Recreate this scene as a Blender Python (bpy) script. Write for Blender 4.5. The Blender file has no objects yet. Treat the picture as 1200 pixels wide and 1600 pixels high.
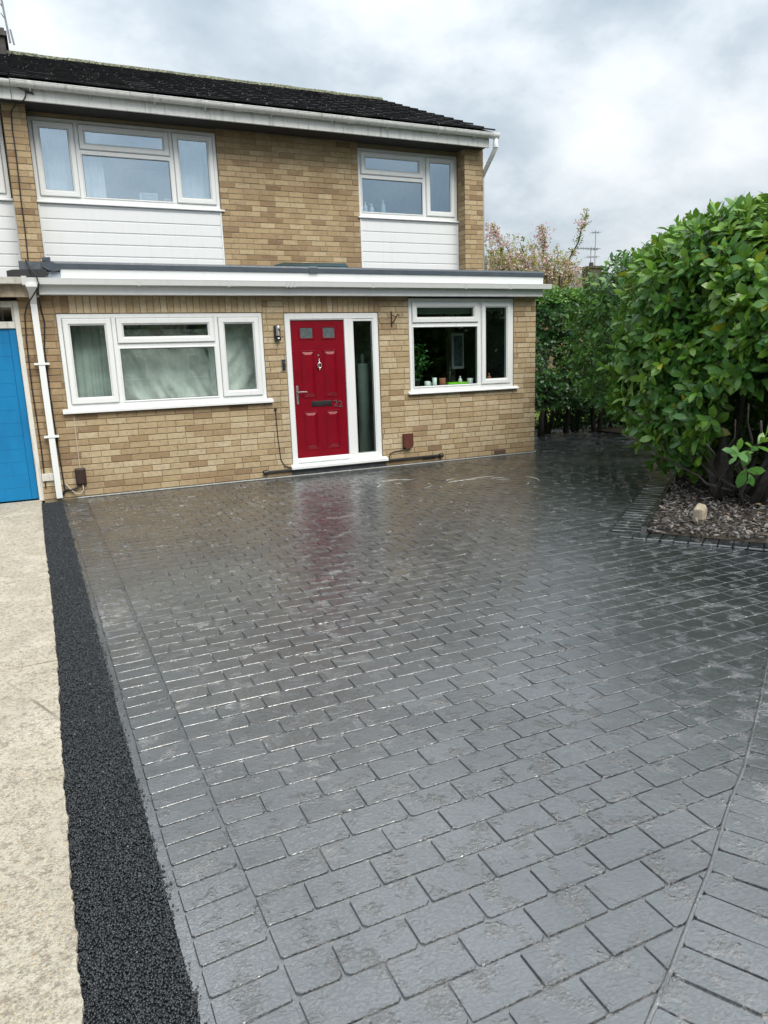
import bpy, math, random
import numpy as np
from mathutils import Matrix, Vector
from mathutils import noise as mnoise

random.seed(7)
RNG = np.random.default_rng(11)
C = bpy.context.scene.collection
scene = bpy.context.scene
PI = math.pi

# ---------------------------------------------------------------- camera
EYE = 1.49
def camera_matrix(pitch, yaw, roll, loc):
    p, y, r = (math.radians(a) for a in (pitch, yaw, roll))
    Rx = Matrix(((1, 0, 0), (0, math.cos(p), -math.sin(p)), (0, math.sin(p), math.cos(p))))
    Ry = Matrix(((math.cos(y), 0, math.sin(y)), (0, 1, 0), (-math.sin(y), 0, math.cos(y))))
    Rz = Matrix(((math.cos(r), -math.sin(r), 0), (math.sin(r), math.cos(r), 0), (0, 0, 1)))
    R = Rz @ Rx @ Ry
    w = lambda v: Vector((v[0], v[2], -v[1]))
    cols = (w(R[0]), -w(R[1]), -w(R[2]))
    m = Matrix.Identity(4)
    for j, c in enumerate(cols):
        for i in range(3):
            m[i][j] = c[i]
    m.translation = loc
    return m
cam = bpy.data.cameras.new('camera')
cam.sensor_fit = 'VERTICAL'
cam.sensor_height = 24.0
cam.lens = 24.0 * 1109.0 / 1600.0
cam.clip_start = 0.05
cam.clip_end = 1000
camo = bpy.data.objects.new('camera', cam)
C.objects.link(camo)
camo.matrix_world = camera_matrix(12.136, -23.970, -1.987, (0, 0, EYE))
scene.camera = camo

# ---------------------------------------------------------------- light
SUN_AZ, SUN_EL = 168.0, 50.0          # degrees, azimuth clockwise from +Y
world = bpy.data.worlds.new('World')
scene.world = world
world.use_nodes = True
nt = world.node_tree
nt.nodes.clear()
def wn(t, **kw):
    n = nt.nodes.new(t)
    for k, v in kw.items():
        if k in n.inputs: n.inputs[k].default_value = v
        else: setattr(n, k, v)
    return n
def wl(a, b): nt.links.new(a, b)
sky = wn('ShaderNodeTexSky', sky_type='NISHITA', sun_disc=False, sun_elevation=math.radians(SUN_EL), sun_rotation=math.radians(SUN_AZ))
tc = wn('ShaderNodeTexCoord')
sep = wn('ShaderNodeSeparateXYZ'); wl(tc.outputs['Generated'], sep.inputs[0])
zz = wn('ShaderNodeMath', operation='ABSOLUTE'); wl(sep.outputs[2], zz.inputs[0])
za = wn('ShaderNodeMath', operation='ADD'); wl(zz.outputs[0], za.inputs[0]); za.inputs[1].default_value = 0.42
dx = wn('ShaderNodeMath', operation='DIVIDE'); wl(sep.outputs[0], dx.inputs[0]); wl(za.outputs[0], dx.inputs[1])
dy = wn('ShaderNodeMath', operation='DIVIDE'); wl(sep.outputs[1], dy.inputs[0]); wl(za.outputs[0], dy.inputs[1])
comb = wn('ShaderNodeCombineXYZ'); wl(dx.outputs[0], comb.inputs[0]); wl(dy.outputs[0], comb.inputs[1])
n1 = wn('ShaderNodeTexNoise', Scale=2.7, Detail=12.0, Roughness=0.55, Distortion=0.08)
mp = wn('ShaderNodeMapping'); mp.inputs['Location'].default_value = (3.1, 1.7, 0.4)
wl(comb.outputs[0], mp.inputs[0]); wl(mp.outputs[0], n1.inputs['Vector'])
cr = wn('ShaderNodeValToRGB'); wl(n1.outputs['Fac'], cr.inputs[0])
el = cr.color_ramp.elements
el[0].position = 0.33; el[0].color = (0.42, 0.49, 0.54, 1)
el[1].position = 0.66; el[1].color = (0.90, 0.925, 0.94, 1)
e = cr.color_ramp.elements.new(0.43); e.color = (0.54, 0.605, 0.65, 1)
e = cr.color_ramp.elements.new(0.53); e.color = (0.72, 0.765, 0.795, 1)
SKY_K = 5.4
# overcast sky: the zenith is about three times as bright as the horizon (CIE overcast sky)
cie = wn('ShaderNodeMath', operation='MULTIPLY_ADD'); wl(zz.outputs[0], cie.inputs[0]); cie.inputs[1].default_value = 2.0 * SKY_K / 1.5; cie.inputs[2].default_value = SKY_K / 1.5
sc_ = wn('ShaderNodeVectorMath', operation='SCALE'); wl(cr.outputs[0], sc_.inputs[0]); wl(cie.outputs[0], sc_.inputs['Scale'])
mx = wn('ShaderNodeMix', data_type='RGBA'); mx.inputs[0].default_value = 0.9
wl(sky.outputs[0], mx.inputs[6]); wl(sc_.outputs[0], mx.inputs[7])
bg = wn('ShaderNodeBackground', Strength=0.1); wl(mx.outputs[2], bg.inputs[0])
wo = wn('ShaderNodeOutputWorld'); wl(bg.outputs[0], wo.inputs[0])

sun = bpy.data.lights.new('sun', 'SUN')
sun.energy = 1.5
sun.angle = math.radians(38)
sun.color = (1.0, 0.94, 0.85)
suno = bpy.data.objects.new('sun', sun)
C.objects.link(suno)
a_, e_ = math.radians(SUN_AZ), math.radians(SUN_EL)
sdir = Vector((math.sin(a_) * math.cos(e_), math.cos(a_) * math.cos(e_), math.sin(e_)))
suno.rotation_euler = sdir.to_track_quat('Z', 'Y').to_euler()
suno.location = sdir * 60

scene.view_settings.view_transform = 'Standard'
scene.view_settings.look = 'None'
scene.view_settings.gamma = 1.0
scene.view_settings.use_curve_mapping = False
scene.view_settings.exposure = 1.12
scene.cycles.max_bounces = 8
scene.cycles.transparent_max_bounces = 12
scene.cycles.caustics_reflective = False
scene.cycles.caustics_refractive = False

# ---------------------------------------------------------------- node helper
class NT:
    def __init__(s, name):
        s.m = bpy.data.materials.new(name)
        s.m.use_nodes = True
        s.t = s.m.node_tree
        s.t.nodes.clear()
        s.out = s.t.nodes.new('ShaderNodeOutputMaterial')
    def n(s, typ, **kw):
        nd = s.t.nodes.new(typ)
        for k, v in kw.items():
            if k in nd.inputs:
                if hasattr(v, 'links') or isinstance(v, bpy.types.NodeSocket): s.t.links.new(v, nd.inputs[k])
                else: nd.inputs[k].default_value = v
            else: setattr(nd, k, v)
        return nd
    def l(s, a, b): s.t.links.new(a, b)
    def pos(s, sx=1, sy=1, sz=1):
        g = s.n('ShaderNodeNewGeometry')
        m = s.n('ShaderNodeMapping'); m.inputs['Scale'].default_value = (sx, sy, sz)
        s.l(g.outputs['Position'], m.inputs[0])
        return m.outputs[0]
    def noise(s, vec, scale, detail=4, rough=0.55, dist=0.0):
        n = s.n('ShaderNodeTexNoise', Scale=scale, Detail=detail, Roughness=rough, Distortion=dist)
        if vec is not None: s.l(vec, n.inputs['Vector'])
        return n.outputs['Fac']
    def ramp(s, fac, stops):
        r = s.n('ShaderNodeValToRGB'); s.l(fac, r.inputs[0])
        el = r.color_ramp.elements
        while len(el) > 2: el.remove(el[-1])
        for i, (p, c) in enumerate(stops):
            c = tuple(c) + (1,) if len(c) == 3 else c
            if i < 2: el[i].position = p; el[i].color = c
            else:
                e = el.new(p); e.color = c
        return r.outputs[0]
    def val(s, fac, p0, p1, v0=0.0, v1=1.0):
        r = s.n('ShaderNodeMapRange', interpolation_type='SMOOTHSTEP')
        s.l(fac, r.inputs[0])
        for i, v in enumerate((p0, p1, v0, v1)): r.inputs[i + 1].default_value = v
        return r.outputs[0]
    def mix(s, fac, a, b, blend='MIX'):
        m = s.n('ShaderNodeMix', data_type='RGBA', blend_type=blend)
        for i, v in ((0, fac), (6, a), (7, b)):
            if isinstance(v, bpy.types.NodeSocket): s.l(v, m.inputs[i])
            elif i == 0: m.inputs[0].default_value = v
            else: m.inputs[i].default_value = tuple(v) + (1,) if len(v) == 3 else v
        return m.outputs[2]
    def math(s, op, a, b=0.0):
        m = s.n('ShaderNodeMath', operation=op)
        for i, v in enumerate((a, b)):
            if isinstance(v, bpy.types.NodeSocket): s.l(v, m.inputs[i])
            else: m.inputs[i].default_value = v
        return m.outputs[0]
    def bump(s, h, strength=0.5, dist=0.01, prev=None):
        b = s.n('ShaderNodeBump'); b.inputs['Strength'].default_value = strength; b.inputs['Distance'].default_value = dist
        s.l(h, b.inputs['Height'])
        if prev is not None: s.l(prev, b.inputs['Normal'])
        return b.outputs[0]
    def bsdf(s, color, rough=0.5, spec=0.5, normal=None, metal=0.0, **kw):
        b = s.n('ShaderNodeBsdfPrincipled')
        for k, v in (('Base Color', color), ('Roughness', rough), ('Specular IOR Level', spec), ('Metallic', metal)):
            if isinstance(v, bpy.types.NodeSocket): s.l(v, b.inputs[k])
            else: b.inputs[k].default_value = tuple(v) + (1,) if k == 'Base Color' and len(v) == 3 else v
        for k, v in kw.items():
            b.inputs[k.replace('_', ' ')].default_value = v
        if normal is not None: s.l(normal, b.inputs['Normal'])
        return b
    def done(s, shader):
        s.l(shader.outputs[0], s.out.inputs[0])
        return s.m

def plain(name, col, rough=0.5, spec=0.5, metal=0.0, var=0.12, scale=9.0, bump=0.0, bscale=60.0, bdist=0.002, **kw):
    """a solid finish with a little unevenness in colour and gloss"""
    t = NT(name)
    p = t.pos()
    f = t.noise(p, scale, 5)
    dark = tuple(c * (1 - var) for c in col); lite = tuple(min(1, c * (1 + var)) for c in col)
    c = t.ramp(f, [(0.3, dark), (0.7, lite)])
    r = t.val(t.noise(p, scale * 2.3, 3), 0.3, 0.7, max(0.02, rough - 0.07), min(1, rough + 0.07))
    nr = t.bump(t.noise(p, bscale, 4), bump, bdist) if bump else None
    return t.done(t.bsdf(c, r, spec, nr, metal, **kw))

def upvc(name, base, grime, amount):
    t = NT(name)
    p = t.pos()
    streak = t.noise(t.pos(9, 9, 0.8), 2.2, 6, 0.65)
    f = t.val(streak, 0.48, 0.75, 0, amount)
    blot = t.val(t.noise(p, 14, 6, 0.7), 0.55, 0.8, 0, amount * 0.8)
    c = t.mix(f, base, grime)
    c = t.mix(blot, c, grime)
    return t.done(t.bsdf(c, 0.32, 0.45, t.bump(t.noise(p, 7, 2), 0.05, 0.004)))

def tint_socket(t, src):
    a = t.n('ShaderNodeAttribute')
    a.attribute_type = src
    a.attribute_name = 'tint'
    return a.outputs['Fac']

def brick_mat(name, src):
    t = NT(name)
    p = t.pos()
    tint = tint_socket(t, src)
    c = t.ramp(tint, [(0.0, (0.12, 0.074, 0.045)), (1.0, (0.59, 0.50, 0.345)), (0.2, (0.21, 0.135, 0.078)), (0.4, (0.345, 0.245, 0.138)), (0.6, (0.435, 0.328, 0.190)), (0.8, (0.51, 0.408, 0.255))])
    # blotches inside each brick, pinkish or brown
    m1 = t.val(t.noise(p, 22, 6, 0.65), 0.42, 0.72, 0, 0.75)
    c = t.mix(m1, c, t.mix(0.55, c, (0.25, 0.165, 0.105)))
    m2 = t.val(t.noise(t.pos(1, 1, 2.4), 9, 3), 0.5, 0.75, 0, 0.4)
    c = t.mix(m2, c, (0.46, 0.345, 0.27))
    # old weathering, broader than a brick
    w = t.val(t.noise(t.pos(1, 1, 0.5), 1.7, 5, 0.6), 0.5, 0.8, 0, 0.45)
    c = t.mix(w, c, t.mix(0.7, c, (0.12, 0.085, 0.06)))
    # wire cut pits
    v = t.n('ShaderNodeTexVoronoi', Scale=70.0, Randomness=1.0); t.l(p, v.inputs['Vector'])
    rare = t.val(t.noise(p, 31, 2), 0.58, 0.62)
    pit = t.math('MULTIPLY', t.val(v.outputs['Distance'], 0.16, 0.28, 1, 0), rare)
    c = t.mix(pit, c, (0.07, 0.05, 0.035))
    fine = t.noise(p, 160, 4, 0.7)
    h = t.math('SUBTRACT', t.math('ADD', fine, t.noise(p, 45, 4)), t.math('MULTIPLY', pit, 1.5))
    return t.done(t.bsdf(c, 0.9, 0.25, t.bump(h, 0.55, 0.003)))

def leaf_mat(name, src, deep, mid, fresh, yellow, rough=0.27, trans=0.28):
    t = NT(name)
    tint = tint_socket(t, src)
    c = t.ramp(tint, [(0.0, deep), (1.0, yellow), (0.45, mid), (0.8, fresh), (0.93, fresh)])
    p = t.pos()
    c = t.mix(t.val(t.noise(p, 55, 3), 0.35, 0.7, 0, 0.35), c, t.mix(0.6, c, deep))
    nr = t.bump(t.noise(p, 90, 3), 0.25, 0.004)
    b = t.bsdf(c, t.val(t.noise(p, 25, 2), 0.3, 0.7, rough - 0.08, rough + 0.15), 0.65, nr)
    tr = t.n('ShaderNodeBsdfTranslucent'); t.l(t.mix(0.5, c, (0.22, 0.32, 0.03)), tr.inputs[0])
    ms = t.n('ShaderNodeMixShader'); ms.inputs[0].default_value = trans
    t.l(b.outputs[0], ms.inputs[1]); t.l(tr.outputs[0], ms.inputs[2])
    return t.done(ms)

def glass_mat(name, f0, tintc, rough=0.0, refl=(1, 1, 1)):
    t = NT(name)
    lw = t.n('ShaderNodeLayerWeight'); lw.inputs['Blend'].default_value = 0.5
    fac = t.math('ADD', t.math('MULTIPLY', t.math('POWER', lw.outputs['Facing'], 5.0), 1 - f0), f0)
    tr = t.n('ShaderNodeBsdfTransparent'); tr.inputs[0].default_value = tintc + (1,)
    gl = t.n('ShaderNodeBsdfGlossy'); gl.inputs['Roughness'].default_value = rough
    gl.inputs['Color'].default_value = refl + (1,)
    ms = t.n('ShaderNodeMixShader'); t.l(fac, ms.inputs[0])
    t.l(tr.outputs[0], ms.inputs[1]); t.l(gl.outputs[0], ms.inputs[2])
    return t.done(ms)

def stamped(name, src):
    t = NT(name)
    p = t.pos()
    tint = tint_socket(t, src)
    c = t.ramp(tint, [(0.0, (0.015, 0.0185, 0.021)), (1.0, (0.020, 0.024, 0.027))])
    broad = t.val(t.noise(p, 1.1, 5, 0.6), 0.35, 0.7)
    c = t.mix(broad, c, t.mix(0.25, c, (0.05, 0.058, 0.062)))
    c = t.mix(t.val(t.noise(p, 46, 6, 0.7), 0.60, 0.75, 0, 0.6), c, (0.012, 0.015, 0.018))
    rough = t.val(t.noise(p, 2.2, 6, 0.65), 0.32, 0.68, 0.30, 0.46)
    # slate-like relief gathered in patches, soft undulation, fine grain
    patch = t.val(t.noise(p, 10, 4, 0.6), 0.52, 0.68)
    riven = t.noise(t.pos(1, 1.5, 1), 64, 9, 0.74, 0.25)
    terr = t.val(riven, 0.44, 0.56)
    h = t.math('MULTIPLY', t.math('ADD', terr, t.math('MULTIPLY', riven, 0.6)), t.math('ADD', t.math('MULTIPLY', patch, 0.9), 0.10))
    n1_ = t.bump(t.noise(p, 11, 3, 0.5), 0.16, 0.010)
    n1_ = t.bump(t.noise(p, 75, 5, 0.7), 0.20, 0.0022, n1_)
    n2_ = t.bump(h, 0.60, 0.0040, n1_)
    n3_ = t.bump(t.noise(p, 260, 3, 0.6), 0.22, 0.0012, n2_)
    b = t.bsdf(c, rough, 0.32, n3_)
    t.l(t.val(t.noise(p, 1.7, 5, 0.6), 0.35, 0.62, 0.82, 1.0), b.inputs['Coat Weight'])
    t.l(t.val(t.noise(p, 2.6, 6, 0.65), 0.35, 0.66, 0.045, 0.15), b.inputs['Coat Roughness'])
    b.inputs['Coat IOR'].default_value = 3.2
    t.l(n3_, b.inputs['Coat Normal'])
    return t.done(b)

M = {}
M['upvc'] = upvc('white_upvc', (0.80, 0.82, 0.82), (0.60, 0.60, 0.56), 0.25)
M['upvc_clad'] = upvc('white_cladding', (0.76, 0.78, 0.79), (0.66, 0.66, 0.63), 0.3)
M['upvc_old'] = upvc('weathered_white_upvc', (0.72, 0.73, 0.71), (0.33, 0.34, 0.28), 0.75)
M['paint_old'] = upvc('flaking_white_paint', (0.70, 0.69, 0.64), (0.28, 0.24, 0.18), 0.7)
M['gasket'] = plain('black_rubber_seal', (0.02, 0.02, 0.022), 0.6)
M['trim'] = plain('slate_grey_roof_edge', (0.055, 0.072, 0.09), 0.42, bump=0.1)
M['lead'] = plain('lead_sheet', (0.10, 0.115, 0.13), 0.5, 0.5, 0.3, var=0.35, bump=0.3, bscale=20, bdist=0.01)
M['lead_pale'] = plain('pale_mineral_felt', (0.36, 0.40, 0.45), 0.8, var=0.3, scale=30, bump=0.3)
M['black'] = plain('black_plastic', (0.012, 0.012, 0.014), 0.42)
M['iron'] = plain('black_iron', (0.01, 0.01, 0.011), 0.5, bump=0.3)
M['brown_plastic'] = plain('dark_brown_plastic', (0.035, 0.018, 0.014), 0.4)
M['rust_plastic'] = plain('red_brown_plastic', (0.105, 0.032, 0.020), 0.5)
M['steel'] = plain('brushed_steel', (0.46, 0.46, 0.45), 0.34, 0.5, 1.0, var=0.1)
M['chrome'] = plain('chrome', (0.72, 0.72, 0.72), 0.14, 0.5, 1.0, var=0.05)
M['timber'] = plain('bare_weathered_timber', (0.33, 0.27, 0.20), 0.85, var=0.4, scale=12, bump=0.3)
M['flat_roof'] = plain('grey_flat_roof', (0.09, 0.10, 0.11), 0.6, bump=0.2)
M['cable_white'] = plain('off_white_cable', (0.55, 0.50, 0.42), 0.6)
M['room'] = plain('dim_room_plaster', (0.45, 0.45, 0.43), 0.9)
M['room_dark'] = plain('dark_room', (0.045, 0.05, 0.05), 0.9)
M['room_pale'] = plain('pale_room_plaster', (0.50, 0.55, 0.60), 0.9)
M['curtain'] = plain('sheer_white_curtain', (0.86, 0.89, 0.88), 0.9, var=0.08, Transmission_Weight=0.0)
M['curtain_green'] = plain('grey_green_curtain', (0.52, 0.60, 0.57), 0.9, var=0.18, scale=5)
M['dust_sheet'] = plain('crumpled_dust_sheet', (0.70, 0.76, 0.72), 0.55, var=0.15, scale=6, bump=0.5, bscale=14, bdist=0.02)
M['ceramic'] = plain('white_ceramic', (0.78, 0.78, 0.76), 0.2)
M['terracotta'] = plain('terracotta', (0.32, 0.10, 0.05), 0.7)
M['lime'] = plain('lime_plastic', (0.22, 0.62, 0.03), 0.4)
M['bottle_white'] = plain('white_bottle_plastic', (0.75, 0.78, 0.76), 0.35)
M['bottle_teal'] = plain('pale_teal_plastic', (0.45, 0.62, 0.58), 0.35)
M['navy'] = plain('navy_card', (0.03, 0.05, 0.16), 0.6)
M['picture'] = plain('dim_print', (0.16, 0.20, 0.22), 0.5, var=0.5, scale=20)
M['glass'] = glass_mat('window_glass', 0.065, (0.94, 0.975, 0.965))
M['glass_clear'] = glass_mat('clear_window_glass', 0.035, (0.90, 0.96, 0.94))
M['glass_sky'] = glass_mat('reflective_window_glass', 0.33, (0.95, 0.985, 1.0), 0.0, (0.76, 0.90, 1.0))
M['glass_frost'] = glass_mat('frosted_window_glass', 0.24, (0.90, 0.96, 1.0), 0.06, (0.74, 0.89, 0.99))
M['glass_door'] = plain('obscured_door_glass', (0.10, 0.125, 0.13), 0.22, var=0.4, scale=40, bump=0.4, bscale=120)
M['brick'] = brick_mat('buff_stock_brick', 'GEOMETRY')
M['brick_piece'] = brick_mat('buff_stock_brick_piece', 'OBJECT')
M['stamp'] = stamped('stamped_concrete', 'GEOMETRY')
M['stamp_piece'] = stamped('stamped_concrete_piece', 'OBJECT')
M['joint'] = plain('pale_edging', (0.12, 0.126, 0.13), 0.26, var=0.25, bump=0.3, bscale=90)  # paler grey carries the glare along the border ridge; not assigned
M['stem'] = plain('dark_shrub_bark', (0.055, 0.050, 0.042), 0.85, var=0.4, scale=18, bump=0.6, bscale=40, bdist=0.006)
M['pebble'] = plain('buff_stone', (0.40, 0.34, 0.25), 0.85, var=0.25, scale=20, bump=0.4)
M['foam'] = plain('white_residue', (0.62, 0.64, 0.63), 0.4)
M['slate_far'] = plain('far_roof_tiles', (0.16, 0.16, 0.165), 0.7, var=0.3, scale=3)
M['alu'] = plain('aerial_aluminium', (0.30, 0.31, 0.33), 0.45, 0.5, 0.6)

def mortar_mat():
    t = NT('mortar')
    p = t.pos()
    c = t.ramp(t.noise(t.pos(1, 1, 0.6), 1.4, 5, 0.6), [(0.35, (0.34, 0.265, 0.145)), (0.65, (0.25, 0.22, 0.17))])
    c = t.mix(t.val(t.noise(p, 40, 5, 0.7), 0.5, 0.75, 0, 0.6), c, (0.14, 0.11, 0.075))
    return t.done(t.bsdf(c, 0.95, 0.2, t.bump(t.noise(p, 190, 3), 0.5, 0.002)))
M['mortar'] = mortar_mat()

def blue_mat():
    t = NT('blue_gloss_paint')
    p = t.pos()
    c = t.ramp(t.noise(t.pos(2.5, 2.5, 0.7), 2.5, 5), [(0.3, (0.002, 0.150, 0.36)), (0.7, (0.004, 0.205, 0.455))])
    c = t.mix(t.val(t.noise(t.pos(1, 1, 0.5), 24, 5, 0.75), 0.68, 0.74, 0, 0.8), c, (0.02, 0.06, 0.13))
    return t.done(t.bsdf(c, 0.42, 0.4, t.bump(t.noise(t.pos(6, 6, 0.6), 12, 4), 0.12, 0.003)))
M['blue'] = blue_mat()

def red_mat():
    t = NT('red_woodgrain_door')
    g = t.noise(t.pos(40, 40, 2.2), 3.0, 6, 0.65, 1.2)
    c = t.ramp(t.noise(t.pos(), 6, 3), [(0.3, (0.175, 0.0015, 0.009)), (0.7, (0.215, 0.0022, 0.012))])
    return t.done(t.bsdf(c, 0.30, 0.32, t.bump(g, 0.22, 0.0012)))
M['red'] = red_mat()

def tile_mat(name, base, lichen, amount, thr):
    t = NT(name)
    p = t.pos()
    c = t.ramp(t.noise(p, 3.0, 5, 0.6), [(0.3, tuple(b * 0.7 for b in base)), (0.7, tuple(b * 1.3 for b in base))])
    sp = t.val(t.noise(p, 34, 5, 0.65), thr, thr + 0.05, 0, amount)
    c = t.mix(sp, c, lichen)
    g = t.val(t.noise(p, 5, 5, 0.6), 0.5, 0.7, 0, 0.5)
    c = t.mix(g, c, t.mix(0.5, c, (0.045, 0.05, 0.03)))
    return t.done(t.bsdf(c, 0.9, 0.2, t.bump(t.noise(p, 60, 5, 0.7), 0.6, 0.006)))
M['tile'] = tile_mat('black_concrete_tile', (0.010, 0.011, 0.013), (0.34, 0.36, 0.32), 0.85, 0.63)
M['ridge'] = tile_mat('mossy_ridge_tile', (0.085, 0.088, 0.066), (0.30, 0.32, 0.20), 0.8, 0.50)

def tarmac_mat(name, chip):
    t = NT(name)
    p = t.pos()
    if chip:
        tint = tint_socket(t, 'GEOMETRY')
        c = t.ramp(tint, [(0.0, (0.006, 0.008, 0.010)), (1.0, (0.16, 0.15, 0.14)), (0.9, (0.040, 0.047, 0.053))])
        return t.done(t.bsdf(c, 0.36, 0.6, t.bump(t.noise(p, 300, 3), 0.4, 0.001)))
    v = t.n('ShaderNodeTexVoronoi', Scale=95.0); t.l(p, v.inputs['Vector'])
    c = t.ramp(v.outputs['Color'], [(0.1, (0.006, 0.008, 0.010)), (0.9, (0.026, 0.030, 0.035))])
    return t.done(t.bsdf(c, 0.4, 0.55, t.bump(v.outputs['Distance'], 0.9, -0.008)))
M['tarmac'] = tarmac_mat('fresh_tarmac', False)
M['tarmac_chip'] = tarmac_mat('fresh_tarmac_chip', True)

def concrete_mat():
    t = NT('old_exposed_concrete')
    p = t.pos()
    c = t.ramp(t.noise(p, 2.2, 6, 0.65), [(0.3, (0.57, 0.52, 0.41)), (0.7, (0.70, 0.65, 0.54))])
    c = t.mix(t.val(t.noise(p, 17, 6, 0.7), 0.52, 0.7, 0, 0.5), c, (0.36, 0.33, 0.28))
    c = t.mix(t.val(t.noise(t.pos(1.6, 0.7, 1), 1.3, 6, 0.62, 0.4), 0.50, 0.68, 0, 0.65), c, (0.40, 0.365, 0.30))
    wav = t.n('ShaderNodeTexVoronoi', feature='DISTANCE_TO_EDGE', Scale=0.55); t.l(t.pos(1, 0.6, 1), wav.inputs['Vector'])
    crack = t.math('MULTIPLY', t.val(wav.outputs['Distance'], 0.0, 0.006, 1, 0), t.val(t.noise(p, 1.1, 2), 0.5, 0.6))
    c = t.mix(crack, c, (0.16, 0.135, 0.10))
    warp = t.n('ShaderNodeTexNoise', Scale=60.0, Detail=3.0); t.l(p, warp.inputs['Vector'])
    wv = t.n('ShaderNodeMix', data_type='VECTOR'); wv.inputs[0].default_value = 0.012
    t.l(p, wv.inputs[4]); t.l(warp.outputs['Color'], wv.inputs[5])
    v = t.n('ShaderNodeTexVoronoi', Scale=120.0); t.l(wv.outputs[1], v.inputs['Vector'])
    stone = t.ramp(v.outputs['Color'], [(0.05, (0.24, 0.215, 0.19)), (0.95, (0.78, 0.73, 0.62)), (0.35, (0.50, 0.45, 0.37)), (0.6, (0.60, 0.45, 0.27))])
    show = t.math('MULTIPLY', t.val(v.outputs['Distance'], 0.30, 0.55, 1, 0), t.val(t.noise(p, 5, 5, 0.65), 0.35, 0.62, 0.15, 0.85))
    c = t.mix(show, c, stone)
    c = t.mix(t.val(t.noise(p, 150, 4, 0.75), 0.42, 0.66, 0, 0.6), c, (0.36, 0.31, 0.235))
    c = t.mix(t.val(t.noise(p, 40, 7, 0.8), 0.50, 0.60, 0, 0.85), c, (0.30, 0.262, 0.21))
    c = t.mix(t.val(t.noise(t.pos(1.1, 0.9, 1), 61, 4, 0.7), 0.60, 0.66, 0, 0.6), c, (0.62, 0.42, 0.21))
    pit = t.val(t.noise(p, 48, 8, 0.85), 0.635, 0.70)
    c = t.mix(pit, c, (0.15, 0.12, 0.085))
    h = t.math('SUBTRACT', t.math('ADD', t.math('MULTIPLY', show, 0.7), t.math('MULTIPLY', t.noise(p, 140, 5, 0.75), 1.3)), t.math('MULTIPLY', pit, 1.4))
    n0 = t.bump(t.noise(p, 16, 5, 0.6), 0.5, 0.012)
    return t.done(t.bsdf(c, 0.92, 0.25, t.bump(h, 0.9, 0.007, n0)))
M['concrete'] = concrete_mat()

def soil_mat():
    t = NT('dark_soil')
    p = t.pos()
    c = t.ramp(t.noise(p, 30, 6, 0.7), [(0.3, (0.030, 0.024, 0.019)), (0.7, (0.10, 0.082, 0.064))])
    return t.done(t.bsdf(c, 0.95, 0.2, t.bump(t.noise(p, 45, 6, 0.7), 0.9, 0.02)))
M['soil'] = soil_mat()
def chip_mat():
    t = NT('bark_chip')
    tint = tint_socket(t, 'GEOMETRY')
    c = t.ramp(tint, [(0.0, (0.035, 0.032, 0.031)), (1.0, (0.30, 0.20, 0.12)), (0.55, (0.125, 0.118, 0.112)), (0.92, (0.26, 0.245, 0.23))])
    return t.done(t.bsdf(c, 0.85, 0.3, t.bump(t.noise(t.pos(), 80, 4), 0.6, 0.004)))
M['chip'] = chip_mat()
def ground_mat():
    t = NT('street_ground')
    c = t.ramp(t.noise(t.pos(), 6, 6), [(0.3, (0.045, 0.046, 0.048)), (0.7, (0.07, 0.07, 0.07))])
    return t.done(t.bsdf(c, 0.9, 0.3, t.bump(t.noise(t.pos(), 90, 4), 0.5, 0.006)))
M['ground'] = ground_mat()
def lawn_mat():
    t = NT('lawn_grass')
    c = t.ramp(t.noise(t.pos(), 8, 6, 0.7), [(0.3, (0.07, 0.12, 0.02)), (0.7, (0.20, 0.28, 0.045))])
    return t.done(t.bsdf(c, 0.9, 0.2, t.bump(t.noise(t.pos(), 70, 5), 0.8, 0.03)))
M['lawn'] = lawn_mat()
M['laurel'] = leaf_mat('laurel_leaf', 'GEOMETRY', (0.030, 0.120, 0.028), (0.078, 0.225, 0.038), (0.19, 0.37, 0.038), (0.50, 0.46, 0.035))
M['laurel_piece'] = leaf_mat('laurel_leaf_piece', 'OBJECT', (0.030, 0.120, 0.028), (0.078, 0.225, 0.038), (0.19, 0.37, 0.038), (0.50, 0.46, 0.035))
M['hedge'] = leaf_mat('hedge_leaf', 'GEOMETRY', (0.022, 0.080, 0.030), (0.040, 0.135, 0.038), (0.115, 0.28, 0.035), (0.26, 0.36, 0.045), 0.3)
M['cherry_leaf'] = leaf_mat('cherry_leaf', 'GEOMETRY', (0.12, 0.17, 0.03), (0.26, 0.28, 0.05), (0.40, 0.37, 0.08), (0.40, 0.24, 0.09), 0.5, 0.35)
M['blossom'] = leaf_mat('pink_blossom', 'GEOMETRY', (0.62, 0.30, 0.37), (0.74, 0.54, 0.55), (0.80, 0.69, 0.65), (0.82, 0.77, 0.66), 0.7, 0.35)
M['pot_leaf'] = leaf_mat('pot_plant_leaf', 'GEOMETRY', (0.02, 0.10, 0.02), (0.03, 0.15, 0.03), (0.05, 0.2, 0.04), (0.1, 0.25, 0.05), 0.4)
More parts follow.
